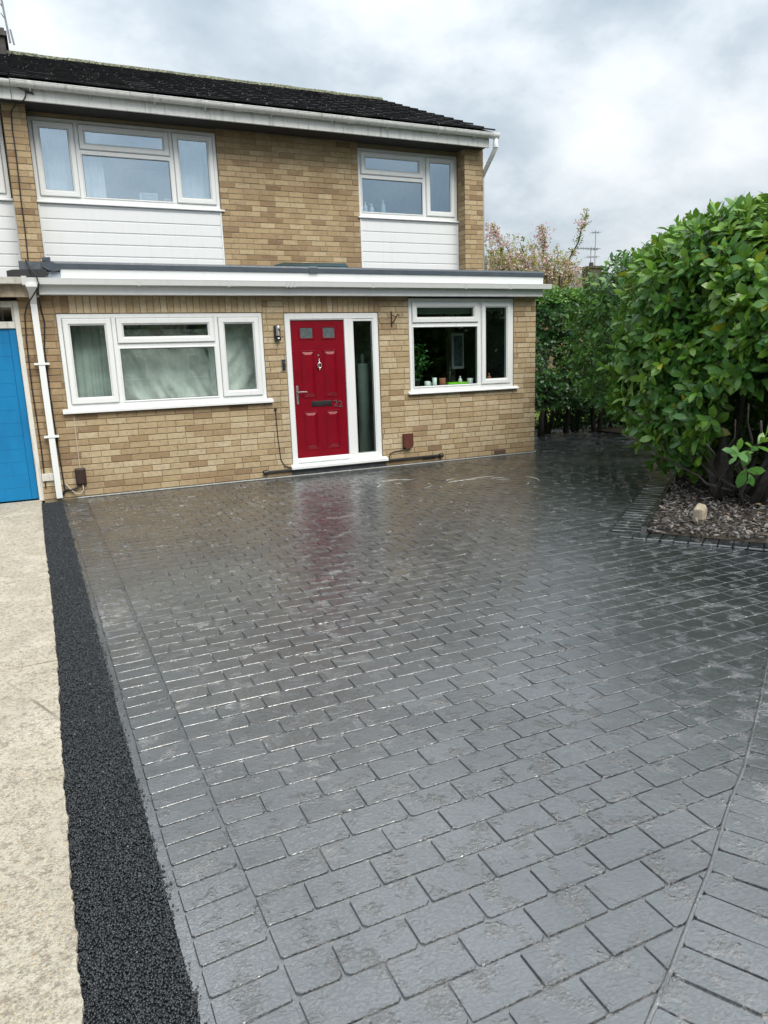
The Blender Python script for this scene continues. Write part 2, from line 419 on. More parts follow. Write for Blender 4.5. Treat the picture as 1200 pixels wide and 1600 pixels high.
def far_brick_mat():
    t = NT('plain_brick_wall')
    g = t.n('ShaderNodeTexCoord')
    m = t.n('ShaderNodeMapping'); m.inputs['Rotation'].default_value = (PI / 2, 0, PI / 2); m.inputs['Scale'].default_value = (1, 1, 1)
    t.l(g.outputs['Object'], m.inputs[0])
    b = t.n('ShaderNodeTexBrick', Scale=1.0); t.l(m.outputs[0], b.inputs[0])
    b.inputs['Brick Width'].default_value = 0.225; b.inputs['Row Height'].default_value = 0.075; b.inputs['Mortar Size'].default_value = 0.006
    b.inputs['Color1'].default_value = (0.36, 0.27, 0.16, 1); b.inputs['Color2'].default_value = (0.24, 0.165, 0.10, 1); b.inputs['Mortar'].default_value = (0.24, 0.20, 0.15, 1)
    return t.done(t.bsdf(b.outputs[0], 0.9, 0.2, t.bump(b.outputs['Fac'], 0.4, -0.006)))
M['far_brick'] = far_brick_mat()

# ---------------------------------------------------------------- mesh helpers
WO = {}                       # world origin of every object made here
def finish(o, parent=None, origin=None, kind=None, label=None, cat=None, group=None):
    C.objects.link(o)
    base = WO[parent.name] if parent is not None else Vector((0, 0, 0))
    origin = Vector(origin) if origin is not None else base.copy()
    o.parent = parent
    o.location = origin - base
    WO[o.name] = origin
    if kind: o['kind'] = kind
    if label: o['label'] = label
    if cat: o['category'] = cat
    if group: o['group'] = group
    return o
def thing(name, loc, label, cat, group=None):
    o = bpy.data.objects.new(name, None)
    o.empty_display_size = 0.2
    return finish(o, None, loc, None, label, cat, group)

class MB:
    def __init__(s): s.v = []; s.f = []; s.t = []
    def add(s, vs, fs, tint=0.5):
        b = len(s.v)
        s.v += [tuple(v) for v in vs]; s.f += [tuple(i + b for i in f) for f in fs]; s.t += [tint] * len(vs)
        return s
    def box(s, x0, x1, y0, y1, z0, z1, tint=0.5):
        vs = [(x0, y0, z0), (x1, y0, z0), (x1, y1, z0), (x0, y1, z0), (x0, y0, z1), (x1, y0, z1), (x1, y1, z1), (x0, y1, z1)]
        return s.add(vs, [(3, 2, 1, 0), (4, 5, 6, 7), (0, 1, 5, 4), (1, 2, 6, 5), (2, 3, 7, 6), (3, 0, 4, 7)], tint)
    def slab(s, x0, x1, z0, z1, yf, yb, ch=0.004, tint=0.5):
        """board facing -Y with softened front edges"""
        return s.tile(lambda u, z, n: (u, yf - n, z), x0, x1, z0, z1, yb - yf, ch, tint)
    def tile(s, P, u0, u1, z0, z1, depth, ch=0.003, tint=0.5):
        vs = [P(u0 + ch, z0 + ch, 0), P(u1 - ch, z0 + ch, 0), P(u1 - ch, z1 - ch, 0), P(u0 + ch, z1 - ch, 0),
              P(u0, z0, -ch), P(u1, z0, -ch), P(u1, z1, -ch), P(u0, z1, -ch),
              P(u0, z0, -depth), P(u1, z0, -depth), P(u1, z1, -depth), P(u0, z1, -depth)]
        fs = [(0, 1, 2, 3)]
        for i in range(4):
            j = (i + 1) % 4
            fs += [(4 + i, 4 + j, j, i), (8 + i, 8 + j, 4 + j, 4 + i)]
        fs.append((11, 10, 9, 8))
        return s.add(vs, fs, tint)
    def ring(s, x0, x1, z0, z1, w, yf, yb, ch=0.006):
        """mitred frame facing -Y"""
        loops = [(0, yb), (0, yf + ch), (ch, yf), (w - ch, yf), (w, yf + ch), (w, yb)]
        vs, fs = [], []
        for d, y in loops:
            vs += [(x0 + d, y, z0 + d), (x1 - d, y, z0 + d), (x1 - d, y, z1 - d), (x0 + d, y, z1 - d)]
        for k in range(5):
            for i in range(4):
                j = (i + 1) % 4
                fs.append((4 * k + i, 4 * k + j, 4 * k + 4 + j, 4 * k + 4 + i))
        return s.add(vs, fs)
    def prism(s, prof, axis, a0, a1, cap=True, tint=0.5):
        """extrude a closed 2D profile along an axis"""
        n = len(prof)
        def P(p, a):
            return {'x': (a, p[0], p[1]), 'y': (p[0], a, p[1]), 'z': (p[0], p[1], a)}[axis]
        vs = [P(p, a0) for p in prof] + [P(p, a1) for p in prof]
        fs = [(i, (i + 1) % n, n + (i + 1) % n, n + i) for i in range(n)]
        if cap: fs += [tuple(range(n - 1, -1, -1)), tuple(range(n, 2 * n))]
        return s.add(vs, fs, tint)
    def tube(s, pts, r, n=8, cap=True, tint=0.5):
        pts = [Vector(p) for p in pts]
        rs = r if isinstance(r, (list, tuple)) else [r] * len(pts)
        vs, fs = [], []
        ref = None
        for i, p in enumerate(pts):
            d = (pts[min(i + 1, len(pts) - 1)] - pts[max(i - 1, 0)]).normalized()
            if ref is None:
                ref = d.orthogonal().normalized()
            ref = (ref - d * ref.dot(d)).normalized()
            b = d.cross(ref)
            for k in range(n):
                a = 2 * PI * k / n
                vs.append(p + (ref * math.cos(a) + b * math.sin(a)) * rs[i])
        for i in range(len(pts) - 1):
            for k in range(n):
                j = (k + 1) % n
                fs.append((i * n + k, i * n + j, (i + 1) * n + j, (i + 1) * n + k))
        if cap: fs += [tuple(range(n - 1, -1, -1)), tuple(range((len(pts) - 1) * n, len(pts) * n))]
        return s.add(vs, fs, tint)
    def lathe(s, prof, c, n=16, tint=0.5):
        """profile of (radius, z) about a vertical axis through c"""
        vs, fs = [], []
        for r, z in prof:
            for k in range(n):
                a = 2 * PI * k / n
                vs.append((c[0] + r * math.cos(a), c[1] + r * math.sin(a), c[2] + z))
        for i in range(len(prof) - 1):
            for k in range(n):
                j = (k + 1) % n
                fs.append((i * n + k, i * n + j, (i + 1) * n + j, (i + 1) * n + k))
        fs += [tuple(range(n - 1, -1, -1)), tuple(range((len(prof) - 1) * n, len(prof) * n))]
        return s.add(vs, fs, tint)
    def build(s, name, mat, parent=None, origin=None, tint=False, smooth=False, **kw):
        me = bpy.data.meshes.new(name)
        base = WO[parent.name] if parent is not None else Vector((0, 0, 0))
        org = Vector(origin) if origin is not None else base
        ox, oy, oz = org
        me.from_pydata([(v[0] - ox, v[1] - oy, v[2] - oz) for v in s.v], [], s.f)
        if tint:
            a = me.attributes.new('tint', 'FLOAT', 'POINT'); a.data.foreach_set('value', s.t)
        me.materials.append(M[mat] if isinstance(mat, str) else mat)
        if smooth: me.polygons.foreach_set('use_smooth', [True] * len(me.polygons))
        me.update()
        return finish(bpy.data.objects.new(name, me), parent, org, **kw)

def big_mesh(name, V, F, tint, mat, parent=None, origin=None, smooth=False, **kw):
    base = WO[parent.name] if parent is not None else Vector((0, 0, 0))
    org = Vector(origin) if origin is not None else base
    V = np.asarray(V, float) - np.array(org)
    me = bpy.data.meshes.new(name)
    me.vertices.add(len(V)); me.vertices.foreach_set('co', V.astype(np.float32).ravel())
    k = F.shape[1]
    me.loops.add(F.size); me.loops.foreach_set('vertex_index', F.astype(np.int32).ravel())
    me.polygons.add(len(F)); me.polygons.foreach_set('loop_start', np.arange(0, F.size, k, dtype=np.int32))
    me.update(calc_edges=True)
    if tint is not None:
        a = me.attributes.new('tint', 'FLOAT', 'POINT'); a.data.foreach_set('value', np.asarray(tint, np.float32))
    if smooth: me.polygons.foreach_set('use_smooth', np.ones(len(F), bool))
    me.materials.append(M[mat])
    return finish(bpy.data.objects.new(name, me), parent, org, **kw)

def scatter(TV, TF, Rm, pos, tint):
    """stamp a template (TV,TF) with 3x3 frames Rm (N,3,3) at pos (N,3)"""
    N = len(pos)
    V = np.einsum('nij,kj->nki', Rm, TV) + pos[:, None, :]
    F = TF[None] + (np.arange(N) * len(TV))[:, None, None]
    return V.reshape(-1, 3), F.reshape(-1, TF.shape[1]), np.repeat(tint, len(TV))

def plane_poly(name, pts, z, mat, **kw):
    mb = MB(); mb.add([(x, y, z) for x, y in pts], [tuple(range(len(pts)))])
    return mb.build(name, mat, **kw)

# ---------------------------------------------------------------- ground
plane_poly('ground', [(-150, -150), (150, -150), (150, 150), (-150, 150)], -0.09, 'ground', kind='structure')
plane_poly('lawn', [(6.75, 12.6), (40, 12.6), (40, 60), (6.75, 60)], -0.02, 'lawn', kind='structure')

def edge_x(y): return 0.12 - 0.0316 * (y - 1.68)          # left edge of the imprinted drive
def band_x(y): return 0.342 - 0.0266 * (y - 1.57)         # inner line of its left border band
CONC = [(-1.0, -0.10), (0.6, -0.11), (1.55, -0.12), (2.17, -0.14), (3.03, -0.16), (3.74, -0.17), (5.14, -0.21), (6.77, -0.27), (8.81, -0.33)]
def conc_x(y): return float(np.interp(y, [a for a, b in CONC], [b for a, b in CONC]))

def concrete_slab(name, y0, y1, j0, j1, **kw):
    """slab of the old drive: ragged right edge, rough broken ends"""
    right = []
    y = y0
    while y < y1:
        right.append((conc_x(y) + 0.008 * mnoise.noise((y * 9, 0, 0)) + 0.006 * mnoise.noise((y * 34, 3, 0)) + 0.003 * mnoise.noise((y * 90, 5, 0)), y)); y += 0.008
    top = [(x, y1 + j1 * (0.035 * (x + 0.3) * -1 + 0.012 * mnoise.noise((x * 7, 5, 0)))) for x in np.arange(conc_x(y1), -5.0, -0.05)]
    bot = [(x, y0 + j0 * (0.035 * (x + 0.3) * -1 + 0.012 * mnoise.noise((x * 7, 5, 0)))) for x in np.arange(-5.0, conc_x(y0), 0.05)]
    pts = bot + right + top
    mb = MB(); mb.prism(pts, 'z', -0.08, 0.016)
    return mb.build(name, 'concrete', **kw)
concrete_slab('concrete_drive', 3.872, 9.13, 1, 0, kind='structure')
concrete_slab('concrete_drive', -1.0, 3.86, 0, 1, kind='structure')
# dirt lying in the joint between the two slabs
mb = MB(); mb.box(-5, -0.2, 3.70, 4.10, -0.08, 0.004); mb.build('soil_in_joint', 'soil', kind='structure')

# strip of new tarmac
tl = [(conc_x(y) - 0.03, y) for y in np.arange(-1.0, 9.1, 0.25)]
tr = [(edge_x(y) + 0.02, y) for y in np.arange(9.0, -1.1, -0.25)]
tar = plane_poly('tarmac_strip', tr + tl, -0.006, 'tarmac', kind='structure')
def chips_template():
    V = np.array([(0.5, 0, 0), (0, 0.5, 0), (-0.5, 0, 0), (0, -0.5, 0), (0.05, 0.02, 0.42), (0, 0, -0.3)])
    F = np.array([(0, 1, 4), (1, 2, 4), (2, 3, 4), (3, 0, 4), (1, 0, 5), (2, 1, 5), (3, 2, 5), (0, 3, 5)])
    return V, F
def rand_frames(n, size, flat=0.6, rng=RNG):
    yaw = rng.uniform(0, 2 * PI, n); px = rng.normal(0, flat, n); py = rng.normal(0, flat, n)
    c, s_ = np.cos(yaw), np.sin(yaw)
    Rz = np.zeros((n, 3, 3)); Rz[:, 0, 0] = c; Rz[:, 0, 1] = -s_; Rz[:, 1, 0] = s_; Rz[:, 1, 1] = c; Rz[:, 2, 2] = 1
    c, s_ = np.cos(px), np.sin(px)
    Rx = np.zeros((n, 3, 3)); Rx[:, 0, 0] = 1; Rx[:, 1, 1] = c; Rx[:, 1, 2] = -s_; Rx[:, 2, 1] = s_; Rx[:, 2, 2] = c
    c, s_ = np.cos(py), np.sin(py)
    Ry = np.zeros((n, 3, 3)); Ry[:, 1, 1] = 1; Ry[:, 0, 0] = c; Ry[:, 0, 2] = s_; Ry[:, 2, 0] = -s_; Ry[:, 2, 2] = c
    return np.einsum('nij,njk,nkl->nil', Rz, Rx, Ry) * np.asarray(size)[:, None, None] if np.ndim(size) == 1 else np.einsum('nij,njk,nkl->nil', Rz, Rx, Ry) * size
TV, TF = chips_template()
N = 52000
yy = 0.9 + 8.05 * RNG.random(N) ** 1.35
uu = RNG.random(N); uu[:2600] = RNG.choice((0.0, 1.0), 2600) + RNG.normal(0, 0.035, 2600)
xl = np.interp(yy, [a for a, b in CONC], [b for a, b in CONC]) + 0.004 + 0.006 * np.sin(yy * 31) * np.sin(yy * 77); xr = 0.12 - 0.0316 * (yy - 1.68) - 0.002 + 0.005 * np.sin(yy * 13 + 1)
sz = RNG.uniform(0.006, 0.0125, N)
pos = np.stack([xl + (xr - xl) * uu, yy, -0.004 + RNG.uniform(0, 0.006, N)], 1)
tn = RNG.uniform(0, 0.9, N); tn[RNG.random(N) < 0.002] = 1.0
fr = rand_frames(N, sz, 0.9) * RNG.uniform(0.55, 1.35, (N, 1, 3))
V, F, tt = scatter(TV, TF, fr, pos, tn)
big_mesh('tarmac_grit', V, F, tt, 'tarmac_chip', parent=tar, kind='stuff')

# ---------------------------------------------------------------- imprinted drive
RIDGE = [(0.30, 0.56), (0.75, 0.815), (1.044, 0.983), (1.194, 1.062), (1.383, 1.171), (1.572, 1.277), (1.841, 1.446), (2.108, 1.600), (2.279, 1.710), (2.444, 1.819), (2.556, 1.892), (2.92, 2.142), (3.9, 2.84), (4.9, 3.56)]
KERB_A, KERB_B = (3.98, 4.44), (7.30, 7.12)       # outer line of the bed border, running back
KERB_C = (4.70, 3.42)                             # outer line of the bed border, running forward
def inset(poly, d):
    """move every edge of a convex CCW polygon inwards"""
    n = len(poly); out = []
    for i in range(n):
        p0, p1, p2 = (np.array(poly[(i + k) % n]) for k in (-1, 0, 1))
        e1 = p1 - p0; e2 = p2 - p1
        e1 = e1 / max(1e-9, np.hypot(*e1)); e2 = e2 / max(1e-9, np.hypot(*e2))
        n1 = np.array((-e1[1], e1[0])); n2 = np.array((-e2[1], e2[0]))
        k = 1 + n1 @ n2
        out.append(tuple(p1 + (n1 + n2) * (d / max(k, 0.3))))
    return out
def area(poly):
    return 0.5 * sum(poly[i][0] * poly[(i + 1) % len(poly)][1] - poly[(i + 1) % len(poly)][0] * poly[i][1] for i in range(len(poly)))
def clip(poly, a, b, off=0.0):
    """keep what lies left of the line a->b moved left by off"""
    d = np.array(b) - np.array(a); d = d / np.hypot(*d); nrm = np.array((-d[1], d[0]))
    side = [float((np.array(p) - np.array(a)) @ nrm - off) for p in poly]
    out = []
    for i in range(len(poly)):
        j = (i + 1) % len(poly)
        if side[i] >= 0: out.append(poly[i])
        if side[i] * side[j] < 0:
            t = side[i] / (side[i] - side[j])
            out.append((poly[i][0] + t * (poly[j][0] - poly[i][0]), poly[i][1] + t * (poly[j][1] - poly[i][1])))
    return out
def round_corners(poly, r):
    n = len(poly); out = []
    for i in range(n):
        p0, p1, p2 = (np.array(poly[(i + k) % n]) for k in (-1, 0, 1))
        for q in (p0, p2):
            v = q - p1; L = np.hypot(*v)
            out.append(tuple(p1 + v / L * min(r, 0.3 * L)))
    return out
def stamp_piece(mb, poly, tint, z=0.0, gap=0.0023, bevel=0.0026, r=0.009, depth=0.0085):
    if len(poly) < 3 or area(poly) < 0.0006: return False
    far = min(1.0, max(0.0, (np.mean([p[1] for p in poly]) - 3.0) / 2.5))
    bevel *= 1 - 0.6 * far; gap *= 1 + 0.9 * far
    if z > 0.01: gap, bevel, depth = 0.0026, 0.0025, 0.011
    q = round_corners(inset(poly, gap), r * random.uniform(0.4, 1.5))
    top = inset(q, bevel)
    if len(top) < 3 or area(top) < 0.0002: return False
    cx = sum(p[0] for p in q) / len(q); cy = sum(p[1] for p in q) / len(q)
    sx, sy = random.gauss(0, 0.008), random.gauss(0, 0.013)      # every print sits a little out of level
    n = len(q)
    vs = [(x, y, z - depth) for x, y in q] + [(x, y, z - 0.0020 + sx * (x - cx) + sy * (y - cy)) for x, y in inset(q, bevel * 0.55)] + [(x, y, z + sx * (x - cx) + sy * (y - cy)) for x, y in top]
    fs = [(i, (i + 1) % n, n + (i + 1) % n, n + i) for i in range(n)] + [(n + i, n + (i + 1) % n, 2 * n + (i + 1) % n, 2 * n + i) for i in range(n)]
    fs.append(tuple(range(2 * n, 3 * n)))
    mb.add(vs, fs, tint)
    return True

pieces = []                                   # (polygon, tint, z)
def jit(s=0.0025): return random.gauss(0, s)
# left border band
y = 0.45
while y < 8.95:
    p = 0.1045
    x0, x1, x2, x3 = edge_x(y) + 0.030, band_x(y) - 0.003, band_x(y + p) - 0.003, edge_x(y + p) + 0.030
    sl = 0.012
    pieces.append(([(x0 + jit(.001), y - sl / 2), (x1, y + sl / 2), (x2, y + p + sl / 2), (x3, y + p - sl / 2)], random.uniform(0.2, 0.9), 0.0)); y += p
# field, stretcher bond
def bed_side(p):
    """>0 outside the planting bed and its border"""
    a = np.array(KERB_A); b = np.array(KERB_B); c = np.array(KERB_C); p = np.array(p)
    d1 = (b - a) / np.hypot(*(b - a)); s1 = (p - a) @ np.array((-d1[1], d1[0]))       # left of A->B
    d2 = (a - c) / np.hypot(*(a - c)); s2 = (p - c) @ np.array((-d2[1], d2[0]))       # left of C->A
    return s1, s2
def ridge_seg(x):
    for i in range(len(RIDGE) - 1):
        if x < RIDGE[i + 1][0]: return RIDGE[i], RIDGE[i + 1]
    return RIDGE[-2], RIDGE[-1]
PX, PY = 0.2085, 0.1222
def cut_y(v): return v < 9.1
y = 1.403 - 9 * PY
row = 9
while y < 11.0:
    off = 0.681 + (row % 2) * PX * 0.5 - (0 if row % 2 else 0) + jit(0.004) - 6 * PX
    yb, yt = y, y + PY
    x = off
    while x < 10.4:
        x1 = x + PX + jit()
        while cut_y(yb) and x1 < band_x((yb + yt) / 2) + 0.085: x1 += PX          # no slivers beside the border
        poly = [(x, yb), (x1, yb), (x1, yt), (x, yt)]
        x = x1
        cx, cy = (poly[0][0] + poly[1][0]) / 2, (yb + yt) / 2
        if cx > 9.6 - 0.3 * (cy - 9) or (cy > 9.0 and cx < 6.85) or cx < -0.3: continue
        if cy > 7.0 and cx > 7.3 + (cy - 7.1) * 0.8: continue
        s1, s2 = bed_side((cx, cy))
        if s1 < -0.02 and s2 < -0.02: continue
        a, b = ridge_seg(cx)
        poly = clip(poly, a, b, 0.001)
        if len(poly) < 3: continue
        if cy < 9.2:
            poly = clip(poly, (band_x(9) + 0.002, 9), (band_x(0) + 0.002, 0))
            if len(poly) < 3: continue
        if cy <= 9.05 and cx < 6.7:
            poly = clip(poly, (7, 9.045), (0, 9.045))
            if len(poly) < 3: continue
        if s1 >= s2: poly = clip(poly, KERB_A, KERB_B, 0.004)
        else: poly = clip(poly, KERB_C, KERB_A, 0.004)
        if len(poly) >= 3: pieces.append((poly, random.uniform(0.0, 1.0), 0.0))
    y += PY; row += 1
# border round the bed: headers across a raised band
def band(a, b, width, pitch, side, z):
    a = np.array(a); b = np.array(b); L = np.hypot(*(b - a)); d = (b - a) / L; nn = np.array((-d[1], d[0])) * side
    k = 0.0
    while k + pitch < L:
        p0 = a + d * k; p1 = a + d * (k + pitch)
        poly = [tuple(p0), tuple(p1), tuple(p1 + nn * width), tuple(p0 + nn * width)]
        if side < 0: poly = poly[::-1]
        pieces.append((poly, random.uniform(0.0, 0.8), z)); k += pitch
KZ = 0.012
A = np.array(KERB_A)
band(A + np.array((0.778, 0.628)) * 0.194, KERB_B, 0.24, 0.106, -1, KZ)
band(KERB_C, A, 0.19, 0.105, -1, KZ)
# right border band beyond the ridge
P = np.array(RIDGE)
cum = np.concatenate([[0], np.cumsum(np.hypot(*np.diff(P, axis=0).T))])
def on_ridge(s): return np.array((np.interp(s, cum, P[:, 0]), np.interp(s, cum, P[:, 1])))
k = 0.05
while k < cum[-1] - 0.6:
    p0, p1 = on_ridge(k), on_ridge(k + 0.108)
    d = (p1 - p0) / np.hypot(*(p1 - p0)); nn = np.array((d[1], -d[0]))
    pieces.append(([tuple(p0 + nn * 0.001), tuple(p0 + nn * 0.215), tuple(p1 + nn * 0.215), tuple(p1 + nn * 0.001)], random.uniform(0.3, 1.0), 0.002)); k += 0.108

slab_pts = [(edge_x(0.2), 0.2), (0.75, 0.2), (1.3, 0.72), (2.6, 1.6), (4.2, 2.7), (5.2, 3.45), (7.8, 7.0), (9.6, 9.0), (9.3, 11.2), (6.6, 11.2), (6.6, 9.15), (edge_x(9.0), 9.15)]
mb = MB(); mb.prism(slab_pts, 'z', -0.085, -0.0066)
drive = mb.build('driveway', 'stamp', tint=True, kind='structure')
# smooth edging lip beside the tarmac, and the raised ridge of the right border
lip = [(edge_x(y) + 0.002 * mnoise.noise((y * 15, 1, 1)), y) for y in np.arange(0.3, 9.0, 0.05)]
lip_r = [(edge_x(y) + 0.029, y) for y in np.arange(8.95, 0.29, -0.05)]
mb = MB(); mb.prism([(x, y) for x, y in lip_r + lip], 'z', -0.06, -0.001)
mb.build('edging_strip', 'stamp', parent=drive, tint=True)
pts = [tuple(on_ridge(s)) + (-0.0036 + 0.0010 * mnoise.noise((s * 20, 0, 0)),) for s in np.arange(0.02, cum[-1] - 0.5, 0.03)]
mb = MB(); mb.tube(pts, [0.0080 + 0.0012 * mnoise.noise((i * 0.7, 2, 0)) for i in range(len(pts))], 8)
mb.build('edging_ridge', 'stamp', parent=drive, tint=True, smooth=True)
def show_size(q):
    c = np.mean(np.array(q[0]), axis=0); d = np.array((c[0], c[1], -EYE)); L = np.linalg.norm(d)
    ang = math.degrees(math.atan2(c[0], c[1]))
    vis = -6 < ang < 52 and (c[1] > 0.85)
    return (1 if vis else 0) * abs(area(q[0])) * EYE / L ** 3
pieces.sort(key=show_size, reverse=True)
rest = MB()
for i, (poly, tint, z) in enumerate(pieces):
    if i < 300:
        mb = MB()
        if stamp_piece(mb, poly, tint, z):
            c = np.mean(np.array(poly), axis=0)
            o = mb.build('paving_brick', 'stamp_piece', parent=drive, origin=(c[0], c[1], z))
            o['tint'] = float(tint)
    else:
        stamp_piece(rest, poly, tint, z)
rest.build('paving_bricks', 'stamp', parent=drive, tint=True, kind='stuff')

# ---------------------------------------------------------------- planting bed
d1 = np.array(KERB_B) - A; d1 = d1 / np.hypot(*d1); n1_ = np.array((d1[1], -d1[0]))
d2 = A - np.array(KERB_C); d2 = d2 / np.hypot(*d2); n2_ = np.array((d2[1], -d2[0]))
kin_A = A + d1 * 0.19 + n1_ * 0.24
kin_B = np.array(KERB_B) + n1_ * 0.24
kin_C = np.array(KERB_C) + n2_ * 0.19
def kerb_lip(name, a, b, nn, w, z0, z1):
    mb = MB()
    mb.prism([tuple(a), tuple(a + nn * w), tuple(b + nn * w), tuple(b)], 'z', z0, z1)
    return mb.build(name, 'stamp', parent=drive, tint=True)
kerb_lip('kerb_lip', kin_A + d1 * 0.02, kin_B, n1_, 0.045, -0.05, 0.055)
bed_poly = [tuple(kin_C), (9.5, 3.4), (14, 6), (14, 11.9), (9.4, 11.2), (9.3, 9.2), tuple(kin_B), tuple(kin_A)]
bed = plane_poly('planting_bed', bed_poly, 0.012, 'soil', kind='structure')
# bark and dry leaf litter
cV = np.array([(-0.5, -0.16, 0), (0.1, -0.22, 0.03), (0.5, -0.06, -0.02), (-0.45, 0.15, 0.02), (0.05, 0.2, 0.07), (0.46, 0.1, 0.0),
               (-0.48, -0.15, 0.05), (0.1, -0.2, 0.09), (0.48, -0.05, 0.04), (-0.44, 0.14, 0.08), (0.05, 0.19, 0.13), (0.45, 0.09, 0.05)])
cF = np.array([(6, 7, 10), (6, 10, 9), (7, 8, 11), (7, 11, 10), (0, 1, 7), (0, 7, 6), (1, 2, 8), (1, 8, 7), (2, 5, 11), (2, 11, 8), (5, 4, 10), (5, 10, 11), (4, 3, 9), (4, 9, 10), (3, 0, 6), (3, 6, 9)])
N = 26000
bx = RNG.uniform(4.1, 8.6, N); by = RNG.uniform(3.3, 9.0, N)
s1 = (bx - kin_A[0]) * -d1[1] + (by - kin_A[1]) * d1[0]
s2 = (bx - kin_C[0]) * -d2[1] + (by - kin_C[1]) * d2[0]
keep = (s1 < -0.05) & (s2 < -0.005) & (np.hypot(bx - 4.6, by - 4.2) < RNG.uniform(0.6, 5.0, N))
bx, by = bx[keep], by[keep]; N = len(bx)
pos = np.stack([bx, by, 0.012 + 0.03 * RNG.random(N) + 0.05 * np.clip(np.hypot(bx - 4.3, by - 4.3) * 0.25, 0, 0.6)], 1)
V, F, tt = scatter(cV, cF, rand_frames(N, RNG.uniform(0.016, 0.062, N), 0.42), pos, RNG.random(N) ** 1.2)
big_mesh('bark_chips', V, F, tt, 'chip', parent=bed, kind='stuff')
def rock(name, c, r, seed, mat, **kw):
    import bmesh
    bm = bmesh.new(); bmesh.ops.create_icosphere(bm, subdivisions=3, radius=1)
    for v in bm.verts:
        p = v.co.copy()
        q = Vector([math.copysign(abs(a) ** 0.55, a) for a in p])
        f = 1 + 0.12 * mnoise.noise(p * 1.5 + Vector((seed, 0, 0))) + 0.03 * mnoise.noise(p * 5 + Vector((seed, 0, 0)))
        v.co = Vector((q.x * r[0], q.y * r[1], q.z * r[2])) * f
    me = bpy.data.meshes.new(name); bm.to_mesh(me); bm.free(); me.materials.append(M[mat])
    return finish(bpy.data.objects.new(name, me), None, c, **kw)
o = rock('stone', (4.93, 4.36, 0.085), (0.070, 0.05, 0.085), 3, 'pebble', label='pale buff block of stone standing on bark chips by the shrub', cat='stone')
o.rotation_euler = (0.1, -0.1, 0.5)
# ---------------------------------------------------------------- the house
FA, PR, UP = 9.10, 10.55, 10.78          # fronts of the ground floor, the end piers, the upper wall
HX0, HX1 = 0.0, 6.65
house = thing('brick_house', (3.3, FA, 0), 'two storey buff brick house with red front door and white windows', 'house')
neigh = thing('neighbouring_house', (-2.5, FA, 0), 'adjoining house at the picture edge with a blue garage door', 'house')

all_bricks = []                             # (u0,u1,z0,z1,frame,tint,parent wall,size on screen)
def frame_front(Y):
    return lambda u, z, n: (u, Y - n, z)
def frame_side(X, sgn):
    return lambda u, z, n: (X + sgn * n, u, z)
def lay(u0, u1, z0, z1, holes, wall, P, tint, zbase=0.0, shift=0.0):
    """stretcher bond over a rectangle, cut around the openings"""
    L, H, J = 0.225, 0.075, 0.0095
    k = math.floor((z0 - zbase) / H)
    while zbase + k * H < z1 - 0.012:
        a, b = max(z0, zbase + k * H + J / 2), min(z1, zbase + (k + 1) * H - J / 2)
        if b - a > 0.012:
            x = u0 - L + (0.5 * L if k % 2 else 0) + shift + random.uniform(-0.012, 0.012)
            while x < u1:
                w = L + random.gauss(0, 0.003)
                if random.random() < 0.04: w = 0.115
                segs = [(max(u0, x + 0.003), min(u1, x + w - 0.003), a, b)]
                x += w
                for hx0, hx1, hz0, hz1 in holes:
                    nxt = []
                    for (s0, s1, c, d) in segs:
                        if s1 <= hx0 or s0 >= hx1 or d <= hz0 or c >= hz1: nxt.append((s0, s1, c, d)); continue
                        if s0 < hx0 - 0.015: nxt.append((s0, hx0 - 0.003, c, d))
                        if s1 > hx1 + 0.015: nxt.append((hx1 + 0.003, s1, c, d))
                        m0, m1 = max(s0, hx0), min(s1, hx1)
                        if m1 - m0 > 0.02:
                            if c < hz0 - 0.015: nxt.append((m0, m1, c, hz0 - 0.003))
                            if d > hz1 + 0.015: nxt.append((m0, m1, hz1 + 0.003, d))
                    segs = nxt
                for s in segs:
                    if s[1] - s[0] > 0.015: all_bricks.append((s[0], s[1], s[2], s[3], P, tint((s[0] + s[1]) / 2, (s[2] + s[3]) / 2), wall))
        k += 1
def soldiers(u0, u1, z0, z1, wall, P, tint):
    n = round((u1 - u0) / 0.0765); w = (u1 - u0) / n
    for i in range(n):
        all_bricks.append((u0 + i * w + 0.004, u0 + (i + 1) * w - 0.004, z0 + 0.003, z1, P, tint(u0 + i * w, z0), wall))
def backing(name, parent, Y, u0, u1, z0, z1, holes, th=0.24):
    """mortar body of a wall, with real openings"""
    xs = sorted({u0, u1} | {min(max(h, u0), u1) for q in holes for h in q[:2]})
    mb = MB()
    for a, b in zip(xs, xs[1:]):
        if b - a < 1e-4: continue
        m = (a + b) / 2; z = z0
        for q in sorted([q for q in holes if q[0] < m < q[1]], key=lambda q: q[2]):
            if q[2] > z + 1e-3: mb.box(a, b, Y + 0.008, Y + th, z, min(q[2], z1))
            z = q[3]
        if z < z1 - 1e-3: mb.box(a, b, Y + 0.008, Y + th, z, z1)
    return mb.build(name, 'mortar', parent)

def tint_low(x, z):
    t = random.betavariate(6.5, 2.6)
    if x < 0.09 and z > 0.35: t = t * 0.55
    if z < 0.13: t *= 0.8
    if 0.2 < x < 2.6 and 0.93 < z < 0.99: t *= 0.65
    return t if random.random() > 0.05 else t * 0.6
def tint_up(x, z):
    t = random.betavariate(5.5, 3.6)
    if random.random() < 0.12: t *= 0.5
    return 0.09 + 0.80 * t

